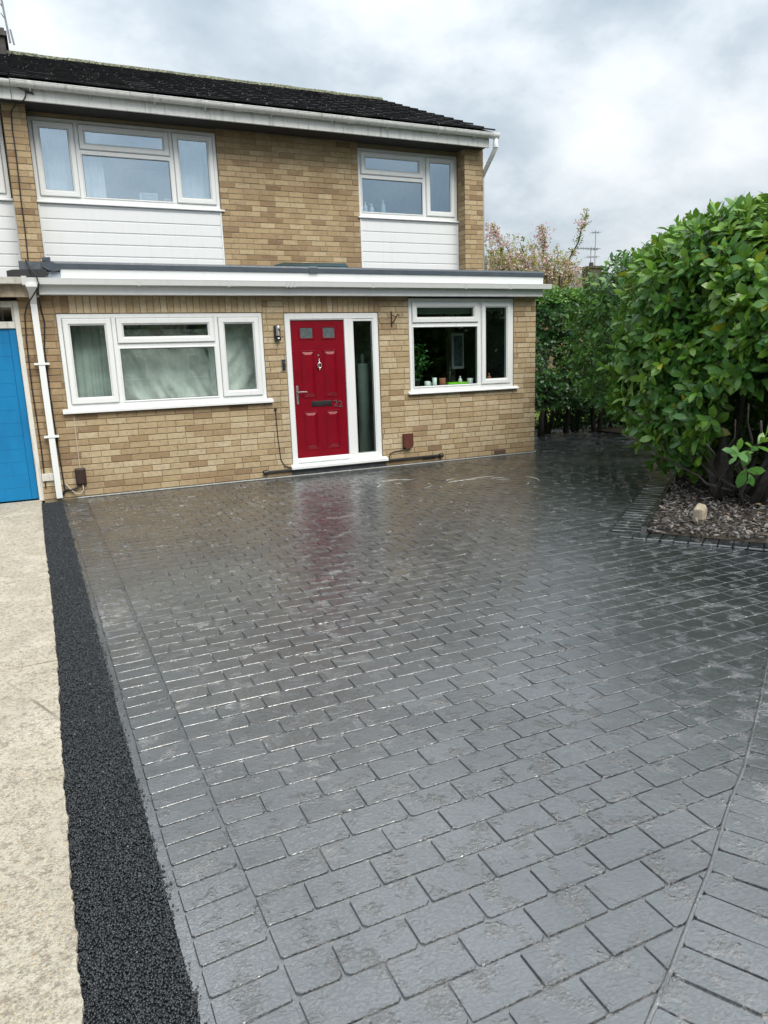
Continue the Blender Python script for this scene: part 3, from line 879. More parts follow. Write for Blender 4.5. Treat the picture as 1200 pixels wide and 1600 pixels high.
LW = (0.068, 2.452, 0.992, 2.118); DO = (2.735, 4.062, 0.055, 2.112); RW = (4.520, 6.255, 0.990, 2.40)
low_holes = [LW, DO, RW]
wall_low = backing('front_wall', house, FA, -0.30, HX1, -0.06, 2.33, low_holes)
sold = [(0.06, 2.46, 2.118, 2.33), (2.735, 4.075, 2.112, 2.33)]
Pl = frame_front(FA)
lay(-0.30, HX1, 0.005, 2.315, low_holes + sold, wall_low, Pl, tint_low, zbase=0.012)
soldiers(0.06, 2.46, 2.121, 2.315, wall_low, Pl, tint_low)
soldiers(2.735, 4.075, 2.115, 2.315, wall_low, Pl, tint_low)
# return wall of the front room, seen only from further right
mb = MB(); mb.box(HX1 - 0.24, HX1 - 0.006, FA + 0.2, PR + 0.1, -0.06, 2.33)
wall_side = mb.build('side_wall', 'mortar', house)
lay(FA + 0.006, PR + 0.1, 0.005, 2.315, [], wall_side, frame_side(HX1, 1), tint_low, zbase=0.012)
# upper storey
UL = (0.030, 2.412, 2.5, 4.668); UR = (4.548, 6.300, 2.5, 4.655)
wall_up = backing('upper_wall', house, UP, 0.0, 6.33, 2.50, 4.74, [UL, UR])
lay(2.412, 4.548, 2.60, 4.72, [], wall_up, frame_front(UP - 0.02), tint_up, zbase=2.60)
mb = MB(); mb.box(2.417, 4.543, UP - 0.014, UP + 0.02, 2.5, 4.72); mb.build('mortar_bed', 'mortar', house)
for nm, xa, xb, own in (('brick_pier', 6.305, HX1, house), ('brick_pier', -0.235, 0.030, house)):
    mb = MB(); mb.box(xa + 0.006, xb - 0.006, PR + 0.006, UP + 0.05, 2.45, 4.74)
    pier = mb.build(nm, 'mortar', own)
    lay(xa, xb, 2.50, 4.72, [], pier, frame_front(PR), tint_up, zbase=2.60, shift=0.10)
    lay(PR + 0.012, UP - 0.01, 2.50, 4.72, [], pier, frame_side(xa, -1), tint_up, zbase=2.60)
    if xa > 1: lay(PR + 0.012, UP + 0.5, 2.50, 4.72, [], pier, frame_side(xb, 1), tint_up, zbase=2.60)
# gable, floor and back of the house
mb = MB(); mb.prism([(UP + 0.05, -0.06), (18.3, -0.06), (18.3, 4.9), (14.48, 6.5), (10.6, 4.78), (UP + 0.05, 4.74)], 'x', HX1 - 0.24, HX1 - 0.008)
mb.build('gable_wall', 'far_brick', house)
mb = MB(); mb.box(-0.2, HX1 - 0.25, 18.0, 18.28, -0.06, 4.9); mb.build('back_wall', 'far_brick', house)

def view_size(b):
    u0, u1, z0, z1, P = b[:5]
    c = Vector(P((u0 + u1) / 2, (z0 + z1) / 2, 0)); d = c - Vector((0, 0, EYE))
    nrm = (Vector(P(u0, z0, 1)) - Vector(P(u0, z0, 0)))
    return max(0.0, -nrm.dot(d.normalized())) * (u1 - u0) * (z1 - z0) / d.length_squared
all_bricks.sort(key=view_size, reverse=True)
rests = {}
for i, (u0, u1, z0, z1, P, tint, wall) in enumerate(all_bricks):
    jog = random.gauss(0, 0.0012)
    Pj = (lambda P, jog: (lambda u, z, n: P(u, z, n + jog)))(P, jog)
    if i < 300:
        mb = MB(); mb.tile(Pj, u0, u1, z0, z1, 0.010, 0.0028, tint)
        o = mb.build('brick', 'brick_piece', wall, origin=P((u0 + u1) / 2, (z0 + z1) / 2, 0))
        o['tint'] = float(tint)
    else:
        rests.setdefault(wall.name, (wall, MB()))[1].tile(Pj, u0, u1, z0, z1, 0.010, 0.0028, tint)
for wall, mb in rests.values():
    mb.build('bricks', 'brick', wall, tint=True, kind='stuff')

# ---- windows
def sash(win, x0, x1, z0, z1, Y, glass, opening):
    if opening:
        w = 0.064
        mb = MB(); mb.ring(x0 + 0.004, x1 - 0.004, z0 + 0.004, z1 - 0.004, w, Y - 0.030, Y + 0.04, 0.009)
        mb.ring(x0 + w + 0.002, x1 - w - 0.002, z0 + w + 0.002, z1 - w - 0.002, 0.014, Y - 0.018, Y + 0.03, 0.006)
        mb.build('sash', 'upvc', win)
        w = w + 0.016; yg = Y - 0.004
    else:
        w = 0.020
        mb = MB(); mb.ring(x0 - 0.002, x1 + 0.002, z0 - 0.002, z1 + 0.002, w, Y - 0.016, Y + 0.03, 0.007)
        mb.build('glazing_bead', 'upvc', win); yg = Y + 0.004
    g = w - 0.004
    mb = MB(); mb.ring(x0 + g, x1 - g, z0 + g, z1 - g, 0.007, yg - 0.006, yg + 0.002, 0.001); mb.build('seal', 'gasket', win)
    mb = MB(); mb.box(x0 + w, x1 - w, yg, yg + 0.005, z0 + w, z1 - w); mb.build('pane', glass, win)
def window(x0, x1, z0, z1, Y, bars_v, lights, glass, parent, sill=None, rec=0.012):
    Yf = Y + rec
    mb = MB(); mb.ring(x0, x1, z0, z1, 0.048, Yf - 0.006, Yf + 0.07)
    for (bx0, bx1, bz0, bz1) in bars_v: mb.slab(bx0, bx1, bz0, bz1, Yf - 0.008, Yf + 0.06)
    win = mb.build('window', 'upvc', parent)
    for (a, b, c, d, op) in lights: sash(win, a, b, c, d, Yf, glass, op)
    if sill:
        sx0, sx1, sz0, sz1, out = sill
        mb = MB(); mb.prism([(Y + 0.06, sz1 - 0.002), (Yf - 0.012, sz1 - 0.002), (Y - out, sz1 - 0.026), (Y - out, sz0 + 0.004), (Y - out + 0.004, sz0), (Y + 0.06, sz0 + 0.008)], 'x', sx0, sx1)
        mb.build('sill', 'upvc', win)
    return win
# big lower window: casement | top light over fixed pane | casement
window(0.072, 2.448, 1.045, 2.114, FA, [(0.650, 0.698, 1.093, 2.066), (1.838, 1.886, 1.093, 2.066), (0.698, 1.838, 1.730, 1.772)],
       [(0.120, 0.650, 1.093, 2.066, True), (1.886, 2.400, 1.093, 2.066, True), (0.698, 1.838, 1.772, 2.066, True), (0.698, 1.838, 1.093, 1.730, False)],
       'glass', house, (0.015, 2.515, 0.992, 1.047, 0.055))
# kitchen window: the right casement stands a little proud
window(4.524, 6.250, 1.030, 2.300, FA, [(5.640, 5.690, 1.078, 2.252), (4.572, 5.640, 1.924, 1.966)],
       [(5.690, 6.202, 1.078, 2.252, True), (4.572, 5.640, 1.966, 2.252, True), (4.572, 5.640, 1.078, 1.924, False)],
       'glass_clear', house, (4.482, 6.320, 0.990, 1.032, 0.055))
window(0.034, 2.408, 3.662, 4.662, UP, [(0.570, 0.618, 3.71, 4.614), (1.764, 1.812, 3.71, 4.614), (0.618, 1.764, 4.265, 4.307)],
       [(0.082, 0.570, 3.71, 4.614, True), (1.812, 2.360, 3.71, 4.614, True), (0.618, 1.764, 4.307, 4.614, True), (0.618, 1.764, 3.71, 4.265, False)],
       'glass_sky', house, (0.020, 2.455, 3.622, 3.664, 0.05))
window(4.552, 6.296, 3.672, 4.650, UP, [(5.672, 5.720, 3.72, 4.602), (4.600, 5.672, 4.232, 4.274)],
       [(5.720, 6.248, 3.72, 4.602, True), (4.600, 5.672, 4.274, 4.602, True), (4.600, 5.672, 3.72, 4.232, False)],
       'glass_frost', house, (4.520, 6.303, 3.636, 3.674, 0.05))
def cladding(x0, x1, ztop, parent, n=7, pitch=0.152):
    z = ztop
    for i in range(n):
        h = 0.045 if i == 0 else pitch
        mb = MB()
        prof = [(UP + 0.03, z - h), (UP - 0.004, z - h), (UP - 0.004, z - h + 0.010), (UP - 0.016, z - h + 0.018), (UP - 0.016, z - 0.006), (UP - 0.010, z - 0.0005), (UP + 0.03, z - 0.0005)]
        mb.prism(prof, 'x', x0, x1); mb.build('cladding_board', 'upvc_clad', parent); z -= h
    for a in (x0 - 0.012, x1 - 0.012):
        mb = MB(); mb.slab(a, a + 0.024, ztop - 1.05, ztop, UP - 0.024, UP + 0.02); mb.build('cladding_trim', 'upvc_clad', parent)
cladding(0.045, 2.398, 3.622, house)
cladding(4.562, 6.290, 3.636, house)

# ---- rooms behind the glass
def room(x0, x1, y0, y1, z0, z1, mat, name='room'):
    mb = MB()
    vs = [(x0, y0, z0), (x1, y0, z0), (x1, y1, z0), (x0, y1, z0), (x0, y0, z1), (x1, y0, z1), (x1, y1, z1), (x0, y1, z1)]
    mb.add(vs, [(0, 1, 2, 3), (4, 7, 6, 5), (0, 3, 7, 4), (1, 5, 6, 2), (3, 2, 6, 7)])
    return mb.build(name, mat, house)
room(-0.02, 2.60, FA + 0.245, 12.5, 0.1, 2.40, 'room')
room(2.62, 4.30, FA + 0.245, 12.6, 0.1, 2.40, 'room')
room(4.32, 6.40, FA + 0.245, 12.4, 0.1, 2.40, 'room_dark')
room(0.0, 2.48, UP + 0.245, 14.0, 2.62, 4.9, 'room_pale')
room(4.42, 6.38, UP + 0.245, 13.0, 2.62, 4.9, 'room_pale')

def cloth(name, x0, x1, z0, z1, Y, amp, pleat, mat, label, rough=0.0, group=None, seed=0, lean=0.0):
    nx, nz = max(8, int((x1 - x0) / 0.012)), 26
    V = []
    for j in range(nz + 1):
        z = z0 + (z1 - z0) * j / nz
        for i in range(nx + 1):
            x = x0 + (x1 - x0) * i / nx
            ph = x / pleat * 2 * PI + 1.3 * mnoise.noise((x * 3, z * 0.8, seed))
            y = Y + amp * math.sin(ph) * (0.6 + 0.4 * mnoise.noise((x * 5, 0, seed + 4))) + rough * mnoise.fractal((x * 4.2 + z * lean * 2.2, z * 1.1, seed), 0.9, 2.1, 6)
            V.append((x, y, z))
    F = np.array([(j * (nx + 1) + i, j * (nx + 1) + i + 1, (j + 1) * (nx + 1) + i + 1, (j + 1) * (nx + 1) + i) for j in range(nz) for i in range(nx)])
    o = big_mesh(name, np.array(V), F, None, mat, origin=((x0 + x1) / 2, Y, z0), smooth=True)
    o['label'] = label; o['category'] = 'curtain' if name == 'curtain' else 'dust sheet'
    if group: o['group'] = group
    return o
cloth('curtain', 0.10, 0.62, 1.03, 2.10, FA + 0.32, 0.026, 0.085, 'curtain_green', 'grey green pleated curtain behind the left light of the lower window', seed=2)
cloth('curtain', 0.62, 1.60, 1.70, 2.10, FA + 0.40, 0.02, 0.075, 'curtain_green', 'short grey curtain behind the top light of the lower window', seed=3)
cloth('dust_sheet', 0.60, 2.45, 1.00, 1.95, FA + 0.34, 0.008, 0.5, 'dust_sheet', 'crumpled pale sheet hung behind the middle of the lower window', rough=0.075, seed=5, lean=1.0)
cloth('curtain', 1.80, 2.46, 1.00, 2.11, FA + 0.29, 0.012, 0.21, 'dust_sheet', 'crumpled pale curtain behind the right light of the lower window', rough=0.06, seed=8, lean=-1.4)
cloth('curtain', 0.05, 0.90, 3.60, 4.64, UP + 0.16, 0.022, 0.075, 'curtain', 'sheer white curtain at the left of the upper bedroom window', seed=11)
cloth('curtain', 1.86, 2.42, 3.60, 4.64, UP + 0.16, 0.020, 0.08, 'curtain', 'sheer white curtain at the right of the upper bedroom window', seed=12)
mb = MB(); mb.box(4.57, 5.63, FA + 0.20, FA + 0.225, 2.10, 2.27); mb.build('window_blind', plain('pale_green_blind', (0.33, 0.40, 0.37), 0.8), None, label='rolled pale blind behind the top light of the kitchen window', cat='blind')
mb = MB(); mb.box(5.70, 6.19, FA + 0.20, FA + 0.225, 2.14, 2.27); mb.build('window_blind', 'picture', None, label='dim rolled blind behind the tall right light of the kitchen window', cat='blind')

# window sill boards inside, and what stands on them
mb = MB(); mb.box(4.55, 6.23, FA + 0.075, FA + 0.30, 1.050, 1.072); mb.build('window_board', 'room', house)
mb = MB(); mb.box(0.06, 2.39, UP + 0.075, UP + 0.30, 3.685, 3.705); mb.build('window_board', 'upvc', house)
mb = MB(); mb.box(4.58, 6.27, UP + 0.075, UP + 0.30, 3.695, 3.715); mb.build('window_board', 'upvc', house)
def picture_frame(x0, x1, z0, z1, Y, label):
    mb = MB(); mb.ring(x0, x1, z0, z1, 0.022, Y, Y + 0.02, 0.003)
    o = mb.build('photo_frame', 'bottle_white', None, origin=((x0 + x1) / 2, Y, z0), label=label, cat='photo frame')
    mb = MB(); mb.box(x0 + 0.02, x1 - 0.02, Y + 0.010, Y + 0.016, z0 + 0.02, z1 - 0.02); mb.build('photo', plain('pale_photo', (0.45, 0.5, 0.54), 0.5), o)
picture_frame(1.33, 1.57, 3.706, 3.85, UP + 0.13, 'larger white photo frame on the upper bedroom window sill')
picture_frame(1.655, 1.76, 3.706, 3.79, UP + 0.13, 'small low white photo frame on the upper bedroom window sill')
def bottle(x, y, z, h, r, mat, label, nozzle=False, mat2=None):
    mb = MB(); mb.lathe([(r * 0.9, 0), (r, 0.01), (r, h * 0.55), (r * 0.8, h * 0.68), (r * 0.32, h * 0.76), (r * 0.32, h * 0.82)], (x, y, z), 14)
    o = mb.build('bottle', mat, None, origin=(x, y, z), smooth=True, label=label, cat='bottle')
    mb = MB(); mb.lathe([(r * 0.42, h * 0.82), (r * 0.42, h * 0.94), (r * 0.2, h)], (x, y, z), 10)
    if nozzle: mb.box(x - r * 1.2, x + r * 0.3, y - 0.006, y + 0.006, z + h * 0.93, z + h)
    mb.build('cap', mat2 or mat, o)
bottle(4.72, UP + 0.15, 3.716, 0.20, 0.034, 'bottle_white', 'white domed bottle at the left of the bathroom window sill')
bottle(4.83, UP + 0.15, 3.716, 0.17, 0.036, 'bottle_white', 'white pump bottle in the middle of the bathroom window sill', True)
bottle(5.03, UP + 0.15, 3.716, 0.24, 0.036, 'bottle_teal', 'tall pale green bottle at the right of the bathroom window sill', False, 'bottle_white')
# kitchen sill
Yk = FA + 0.17
def mug(x, h, r, mat, label, cat='mug'):
    mb = MB(); mb.lathe([(r * 0.85, 0), (r, 0.012), (r, h), (r * 0.9, h), (r * 0.88, 0.01)], (x, Yk, 1.073), 14)
    o = mb.build(cat.replace(' ', '_'), mat, None, origin=(x, Yk, 1.073), smooth=True, label=label, cat=cat)
    if cat == 'mug':
        mb = MB(); mb.tube([(x + r * math.cos(0) + 0.02 * math.sin(a), Yk, 1.073 + h * 0.5 + 0.028 * math.cos(a)) for a in np.linspace(0, PI, 8)], 0.005, 6); mb.build('handle', mat, o, smooth=True)
mug(4.88, 0.085, 0.042, 'ceramic', 'white mug on the kitchen window sill beside the pot plant')
mug(5.00, 0.13, 0.032, 'bottle_white', 'tall white jar between the mug and the clay pot', 'jar')
mug(5.13, 0.12, 0.048, 'terracotta', 'red clay pot on the kitchen window sill left of the green tray', 'pot')
mb = MB(); mb.box(5.20, 5.52, Yk - 0.06, Yk + 0.06, 1.073, 1.079)
for q in ((5.20, 5.52, Yk - 0.06, Yk - 0.052), (5.20, 5.52, Yk + 0.052, Yk + 0.06), (5.20, 5.208, Yk - 0.052, Yk + 0.052), (5.512, 5.52, Yk - 0.052, Yk + 0.052)):
    mb.box(q[0], q[1], q[2], q[3], 1.079, 1.125)
mb.build('tray', 'lime', None, origin=(5.36, Yk, 1.073), label='bright lime green tray on the kitchen window sill', cat='tray')
bottle(5.27, Yk + 0.02, 1.08, 0.26, 0.030, 'glass_clear', 'clear glass bottle standing in the lime green tray')
bottle(5.44, Yk + 0.02, 1.08, 0.13, 0.03, 'ceramic', 'short white bottle in the right end of the green tray')
mug(5.60, 0.10, 0.045, 'ceramic', 'white bowl stacked at the right end of the kitchen window sill', 'bowl')
bottle(5.80, Yk, 1.073, 0.20, 0.03, 'navy', 'dark bottle behind the tall right light of the kitchen window')
bottle(5.93, Yk, 1.073, 0.16, 0.035, 'terracotta', 'brown jar behind the tall right light of the kitchen window')
# things further back in the kitchen
mb = MB(); mb.slab(5.83, 6.05, 1.30, 1.86, 10.2, 10.23); 
o = mb.build('picture', 'bottle_white', None, origin=(5.94, 10.2, 1.3), label='tall white framed picture on the kitchen wall behind the right light', cat='picture')
mb = MB(); mb.box(5.86, 6.02, 10.194, 10.199, 1.34, 1.82); mb.build('print', 'picture', o)
mb = MB(); mb.slab(6.00, 6.12, 0.1, 2.3, 10.6, 10.7); mb.build('door_frame', plain('cream_gloss', (0.50, 0.47, 0.36), 0.5), house)

# ---- front door
Yd = FA + 0.02
mb = MB(); mb.ring(2.742, 4.056, 0.150, 2.108, 0.076, Yd - 0.012, Yd + 0.08, 0.007)
mb.slab(3.562, 3.690, 0.226, 2.032, Yd - 0.012, Yd + 0.08)
mb.ring(3.668, 3.998, 0.196, 2.032, 0.030, Yd - 0.004, Yd + 0.05, 0.006)
mb.slab(2.818, 3.562, 2.022, 2.034, Yd - 0.004, Yd + 0.05)
dframe = mb.build('door_frame', 'upvc', house)
mb = MB(); mb.box(3.697, 3.970, Yd + 0.012, Yd + 0.018, 0.224, 2.004); mb.build('pane', 'glass_clear', dframe)
mb = MB(); mb.ring(3.694, 3.973, 0.221, 2.007, 0.006, Yd + 0.004, Yd + 0.014, 0.001); mb.build('seal', 'gasket', dframe)
mb = MB(); mb.prism([(Yd + 0.05, 0.152), (Yd - 0.015, 0.150), (FA - 0.075, 0.126), (FA - 0.075, 0.096), (FA - 0.07, 0.092), (Yd + 0.05, 0.10)], 'x', 2.705, 4.112); mb.build('sill', 'upvc', dframe)
mb = MB(); mb.prism([(Yd + 0.03, 0.212), (Yd - 0.006, 0.205), (Yd - 0.026, 0.186), (Yd - 0.026, 0.170), (Yd + 0.03, 0.170)], 'x', 2.822, 3.560); mb.build('threshold', 'upvc', dframe)
mb = MB(); mb.slab(2.822, 3.558, 0.190, 2.020, Yd + 0.012, Yd + 0.055, 0.003)
door = mb.build('front_door', 'red', house)
Yl = Yd + 0.012
def door_panel(x0, x1, z0, z1):
    w, g = 0.016, 0.040
    def loop(d, y): return [(x0 + d, y, z0 + d), (x1 - d, y, z0 + d), (x1 - d, y, z1 - d), (x0 + d, y, z1 - d)]
    loops = [loop(0, Yl + 0.001), loop(0.004, Yl - 0.006), loop(w, Yl - 0.007), loop(w + 0.006, Yl + 0.004 - 0.0035), loop(w + 0.010, Yl - 0.0015), loop(w + g, Yl - 0.013), loop(w + g + 0.004, Yl - 0.014)]
    vs = [v for L in loops for v in L]; fs = []
    for k in range(len(loops) - 1):
        for i in range(4): fs.append((4 * k + i, 4 * k + (i + 1) % 4, 4 * k + 4 + (i + 1) % 4, 4 * k + 4 + i))
    b = 4 * (len(loops) - 1); fs.append((b, b + 1, b + 2, b + 3))
    mb = MB(); mb.add(vs, fs); mb.build('door_panel', 'red', door)
for (a, b) in ((2.938, 3.140), (3.250, 3.448)):
    door_panel(a, b, 1.020, 1.640); door_panel(a, b, 0.325, 0.845)
    mb = MB(); mb.ring(a - 0.005, b - 0.003, 1.775, 1.945, 0.020, Yl - 0.010, Yl + 0.01, 0.006); mb.build('glazing_surround', 'red', door)
    mb = MB(); mb.box(a + 0.014, b - 0.022, Yl - 0.003, Yl + 0.002, 1.794, 1.926); mb.build('pane', 'glass_door', door)
mb = MB(); mb.slab(2.852, 2.884, 0.945, 1.185, Yl - 0.012, Yl + 0.002, 0.005)
hd = [(2.868, Yl - 0.01, 1.105), (2.868, Yl - 0.050, 1.105), (2.885, Yl - 0.058, 1.105), (2.985, Yl - 0.055, 1.103)]
mb.tube(hd, 0.009, 8); mb.lathe([(0.011, -0.012), (0.011, 0.0)], (2.868, Yl - 0.012, 1.0), 8)
mb.build('handle', 'steel', door)
mb = MB(); mb.slab(3.055, 3.345, 0.905, 0.975, Yl - 0.012, Yl + 0.002, 0.006); mb.slab(3.075, 3.325, 0.918, 0.962, Yl - 0.017, Yl - 0.010, 0.003)
mb.build('letterbox', 'black', door)
# knocker: ornate drop with a round boss
mb = MB()
kx, kz = 3.192, 1.445
ringp = [(kx + 0.026 * math.cos(a), Yl - 0.022, kz - 0.004 + 0.032 * math.sin(a)) for a in np.linspace(0, 2 * PI, 17)]
mb.tube(ringp, 0.008, 6, False)
for dz, r in ((0.044, 0.012), (0.062, 0.008), (0.078, 0.006), (-0.048, 0.010), (-0.062, 0.006)):
    mb.lathe([(r * 0.3, -r), (r, -r * 0.3), (r, r * 0.3), (r * 0.3, r)], (kx, Yl - 0.012, kz + dz), 8)
mb.box(kx - 0.006, kx + 0.006, Yl - 0.010, Yl + 0.001, kz - 0.05, kz + 0.07)
mb.build('knocker', 'chrome', door, smooth=True)
mb = MB(); mb.prism([(kx - 0.006 + 0.012 * math.cos(a), 1.572 + 0.012 * math.sin(a)) for a in np.linspace(0, 2 * PI, 13)[:-1]], 'y', Yl - 0.006, Yl + 0.001); mb.build('spyhole', 'steel', door)
def numeral(x, z, size):
    cu = bpy.data.curves.new('house_number', 'FONT'); cu.body = '2'; cu.size = size; cu.extrude = 0.004; cu.align_x = 'CENTER'
    cu.materials.append(M['chrome'])
    tmp = bpy.data.objects.new('house_number', cu); C.objects.link(tmp)
    dg = bpy.context.evaluated_depsgraph_get(); me = bpy.data.meshes.new_from_object(tmp.evaluated_get(dg))
    bpy.data.objects.remove(tmp)
    o = bpy.data.objects.new('house_number', me)
    finish(o, door, (x, Yl - 0.006, z)); o.rotation_euler = (PI / 2, 0, 0)
numeral(3.398, 0.890, 0.125); numeral(3.466, 0.876, 0.125)
# stairs and newel glimpsed through the side light
for i in range(5):
    mb = MB(); mb.box(3.55, 3.78, 10.0 - 0.0 + i * 0.22, 10.24 + i * 0.22, 0.1 + 0.30 * i, 0.36 + 0.30 * i); mb.build('stair_step', plain('grey_carpet', (0.20, 0.23, 0.23), 0.9) if i == 0 else 'room', house)
mb = MB(); mb.lathe([(0.085, 0), (0.085, 1.32), (0.08, 1.34)], (4.02, 9.62, 0.1), 22); mb.lathe([(0.03, 0), (0.034, 0.10), (0.02, 0.14)], (4.02, 9.62, 1.44), 14)
mb.build('newel_post', plain('pale_green_gloss', (0.42, 0.50, 0.46), 0.4), house, smooth=True)

# ---- front room roof edge: trim, boards, gutter
RX1 = 6.66
mb = MB(); mb.box(0.0, HX1 - 0.01, 8.97, UP + 0.02, 2.55, 2.618); mb.build('flat_roof', 'flat_roof', house)
mb = MB(); mb.prism([(8.955, 2.585), (8.925, 2.585), (8.918, 2.592), (8.918, 2.640), (8.93, 2.662), (8.965, 2.668), (9.02, 2.630), (9.03, 2.618), (8.955, 2.618)], 'x', 0.10, RX1)
mb.prism([(8.945, 2.578), (8.915, 2.578), (8.910, 2.586), (8.910, 2.645), (8.925, 2.668), (8.960, 2.674), (9.0, 2.640), (8.99, 2.60)], 'x', 3.05, 3.16)
trim = mb.build('roof_trim', 'trim', house)
mb = MB()
pts = [(0.10, 2.66), (0.02, 2.655), (-0.01, 2.63), (0.0, 2.60), (0.04, 2.57), (0.10, 2.553), (0.15, 2.56), (0.18, 2.585)]
mb.prism(pts, 'y', 8.905, 8.935); mb.build('curled_trim_end', 'trim', house)
mb = MB(); mb.prism([(0.0, 2.665), (0.085, 2.665), (0.085, 2.705), (0.0, 2.700)], 'y', 8.93, 9.05); mb.build('trim_upstand', 'trim', house)
mb = MB(); mb.prism([(8.985, 2.470), (8.945, 2.470), (8.935, 2.586), (8.975, 2.586)], 'x', 0.17, RX1 - 0.004); mb.build('upper_fascia', 'upvc', house)
mb = MB(); mb.box(-0.01, 0.17, 8.948, 8.985, 2.47, 2.555); mb.build('felt_flashing', 'lead_pale', house)
mb = MB(); mb.slab(-0.07, RX1 - 0.002, 2.312, 2.474, 8.945, 8.975, 0.005); mb.build('fascia_board', 'upvc', house)
mb = MB(); mb.box(-0.07, RX1 - 0.006, 8.976, FA + 0.006, 2.318, 2.326); mb.build('soffit', 'upvc', house)
def gutter_prof(y, z):          # square-line gutter, open on top
    return [(y, z + 0.062), (y - 0.004, z + 0.062), (y - 0.004, z + 0.004), (y - 0.086, z + 0.004), (y - 0.100, z + 0.052), (y - 0.106, z + 0.064), (y - 0.112, z + 0.062), (y - 0.106, z + 0.045), (y - 0.092, z - 0.002), (y, z - 0.002)]
mb = MB(); mb.prism(gutter_prof(8.944, 2.415), 'x', -0.20, 6.735); gut = mb.build('gutter', 'upvc', house)
mb = MB(); mb.prism([(a - 0.0015 if a < 8.94 else a, b) for a, b in gutter_prof(8.944, 2.4145)], 'x', 6.735, 6.741); mb.prism([(8.94, 2.42), (8.86, 2.42), (8.835, 2.475), (8.94, 2.475)], 'x', 6.729, 6.737); mb.build('gutter_stop_end', 'upvc', gut)
for x in (0.98, 2.01, 3.90, 5.30, 6.03):
    mb = MB(); mb.prism([(8.945, 2.405), (8.85, 2.405), (8.826, 2.477), (8.834, 2.486), (8.86, 2.480), (8.86, 2.418), (8.945, 2.418)], 'x', x - 0.014, x + 0.014); mb.build('bracket', 'upvc', gut)
for x in (2.78,):
    for d in (-0.05, 0.0, 0.05):
        mb = MB(); mb.prism([(8.945, 2.404), (8.85, 2.404), (8.826, 2.478), (8.832, 2.484), (8.86, 2.478), (8.945, 2.478)], 'x', x + d - 0.012, x + d + 0.012); mb.build('gutter_joint', 'upvc', gut)
# old gutter of the garage carries on to the left
mb = MB(); mb.prism(gutter_prof(8.944, 2.419), 'x', -5.0, -0.20); mb.build('gutter', 'paint_old', neigh)
mb = MB(); mb.prism([(8.946, 2.405), (8.85, 2.405), (8.822, 2.490), (8.84, 2.494), (8.946, 2.49)], 'x', -0.225, -0.175); mb.build('gutter_union', 'upvc', gut)
# down pipe with outlet and clips
mb = MB()
def sq(c, w): return [(c[0] - w, c[1] - w, c[2]), (c[0] + w, c[1] - w, c[2]), (c[0] + w, c[1] + w, c[2]), (c[0] - w, c[1] + w, c[2])]
lv = [((-0.135, 8.895, 2.42), 0.058), ((-0.135, 8.895, 2.385), 0.056), ((-0.137, 8.935, 2.33), 0.036), ((-0.138, 8.99, 2.28), 0.034), ((-0.140, 9.045, 2.22), 0.0325), ((-0.135, 9.045, 0.03), 0.0325)]
vs = [v for c, w in lv for v in sq(c, w)]; fs = []
for k in range(len(lv) - 1):
    for i in range(4): fs.append((4 * k + i, 4 * k + 4 + i, 4 * k + 4 + (i + 1) % 4, 4 * k + (i + 1) % 4))
fs += [(0, 1, 2, 3), (23, 22, 21, 20)]
mb.add(vs, fs); dp = mb.build('downpipe', 'upvc', house)
for z in (1.57, 0.75):
    mb = MB(); mb.box(-0.215, -0.058, 9.005, 9.095, z - 0.012, z + 0.012); mb.build('pipe_clip', 'upvc', dp)

# lead work and felt where the two roofs meet
mb = MB(); mb.box(-0.235, 0.0, 8.99, 9.02, 2.550, 2.665); mb.box(-0.235, 0.0, 9.02, PR, 2.60, 2.665); mb.build('lead_flashing', 'lead', house)
mb = MB(); mb.prism([(-0.36, 2.475), (-0.02, 2.475), (0.05, 2.53), (0.02, 2.575), (-0.30, 2.565), (-0.36, 2.55)], 'y', 8.90, 8.985); mb.build('felt_upstand', 'gasket', house)

# roof light on the flat roof
mb = MB(); mb.prism([(9.72, 2.618), (10.30, 2.618), (10.27, 2.74), (9.75, 2.74)], 'x', 2.92, 3.84)
sk = mb.build('rooflight', plain('dark_green_grey_kerb', (0.012, 0.032, 0.036), 0.4), house)
mb = MB(); mb.add([(2.83, 9.70, 2.742), (3.90, 9.70, 2.742), (3.90, 10.32, 2.742), (2.83, 10.32, 2.742), (2.83, 9.70, 2.775), (3.90, 9.70, 2.775), (3.90, 10.32, 2.775), (2.83, 10.32, 2.775), (3.0, 9.80, 2.825), (3.87, 9.74, 2.825), (3.87, 10.25, 2.825), (3.0, 10.25, 2.825)],
       [(0, 1, 5, 4), (1, 2, 6, 5), (2, 3, 7, 6), (3, 0, 4, 7), (4, 5, 9, 8), (5, 6, 10, 9), (6, 7, 11, 10), (7, 4, 8, 11), (8, 9, 10, 11), (3, 2, 1, 0)])
mb.build('rooflight_lid', plain('dark_green_glazing', (0.008, 0.035, 0.042), 0.18), sk)
mb = MB(); mb.box(3.76, 3.86, 9.693, 9.699, 2.750, 2.764); mb.build('maker_plate', 'steel', sk)

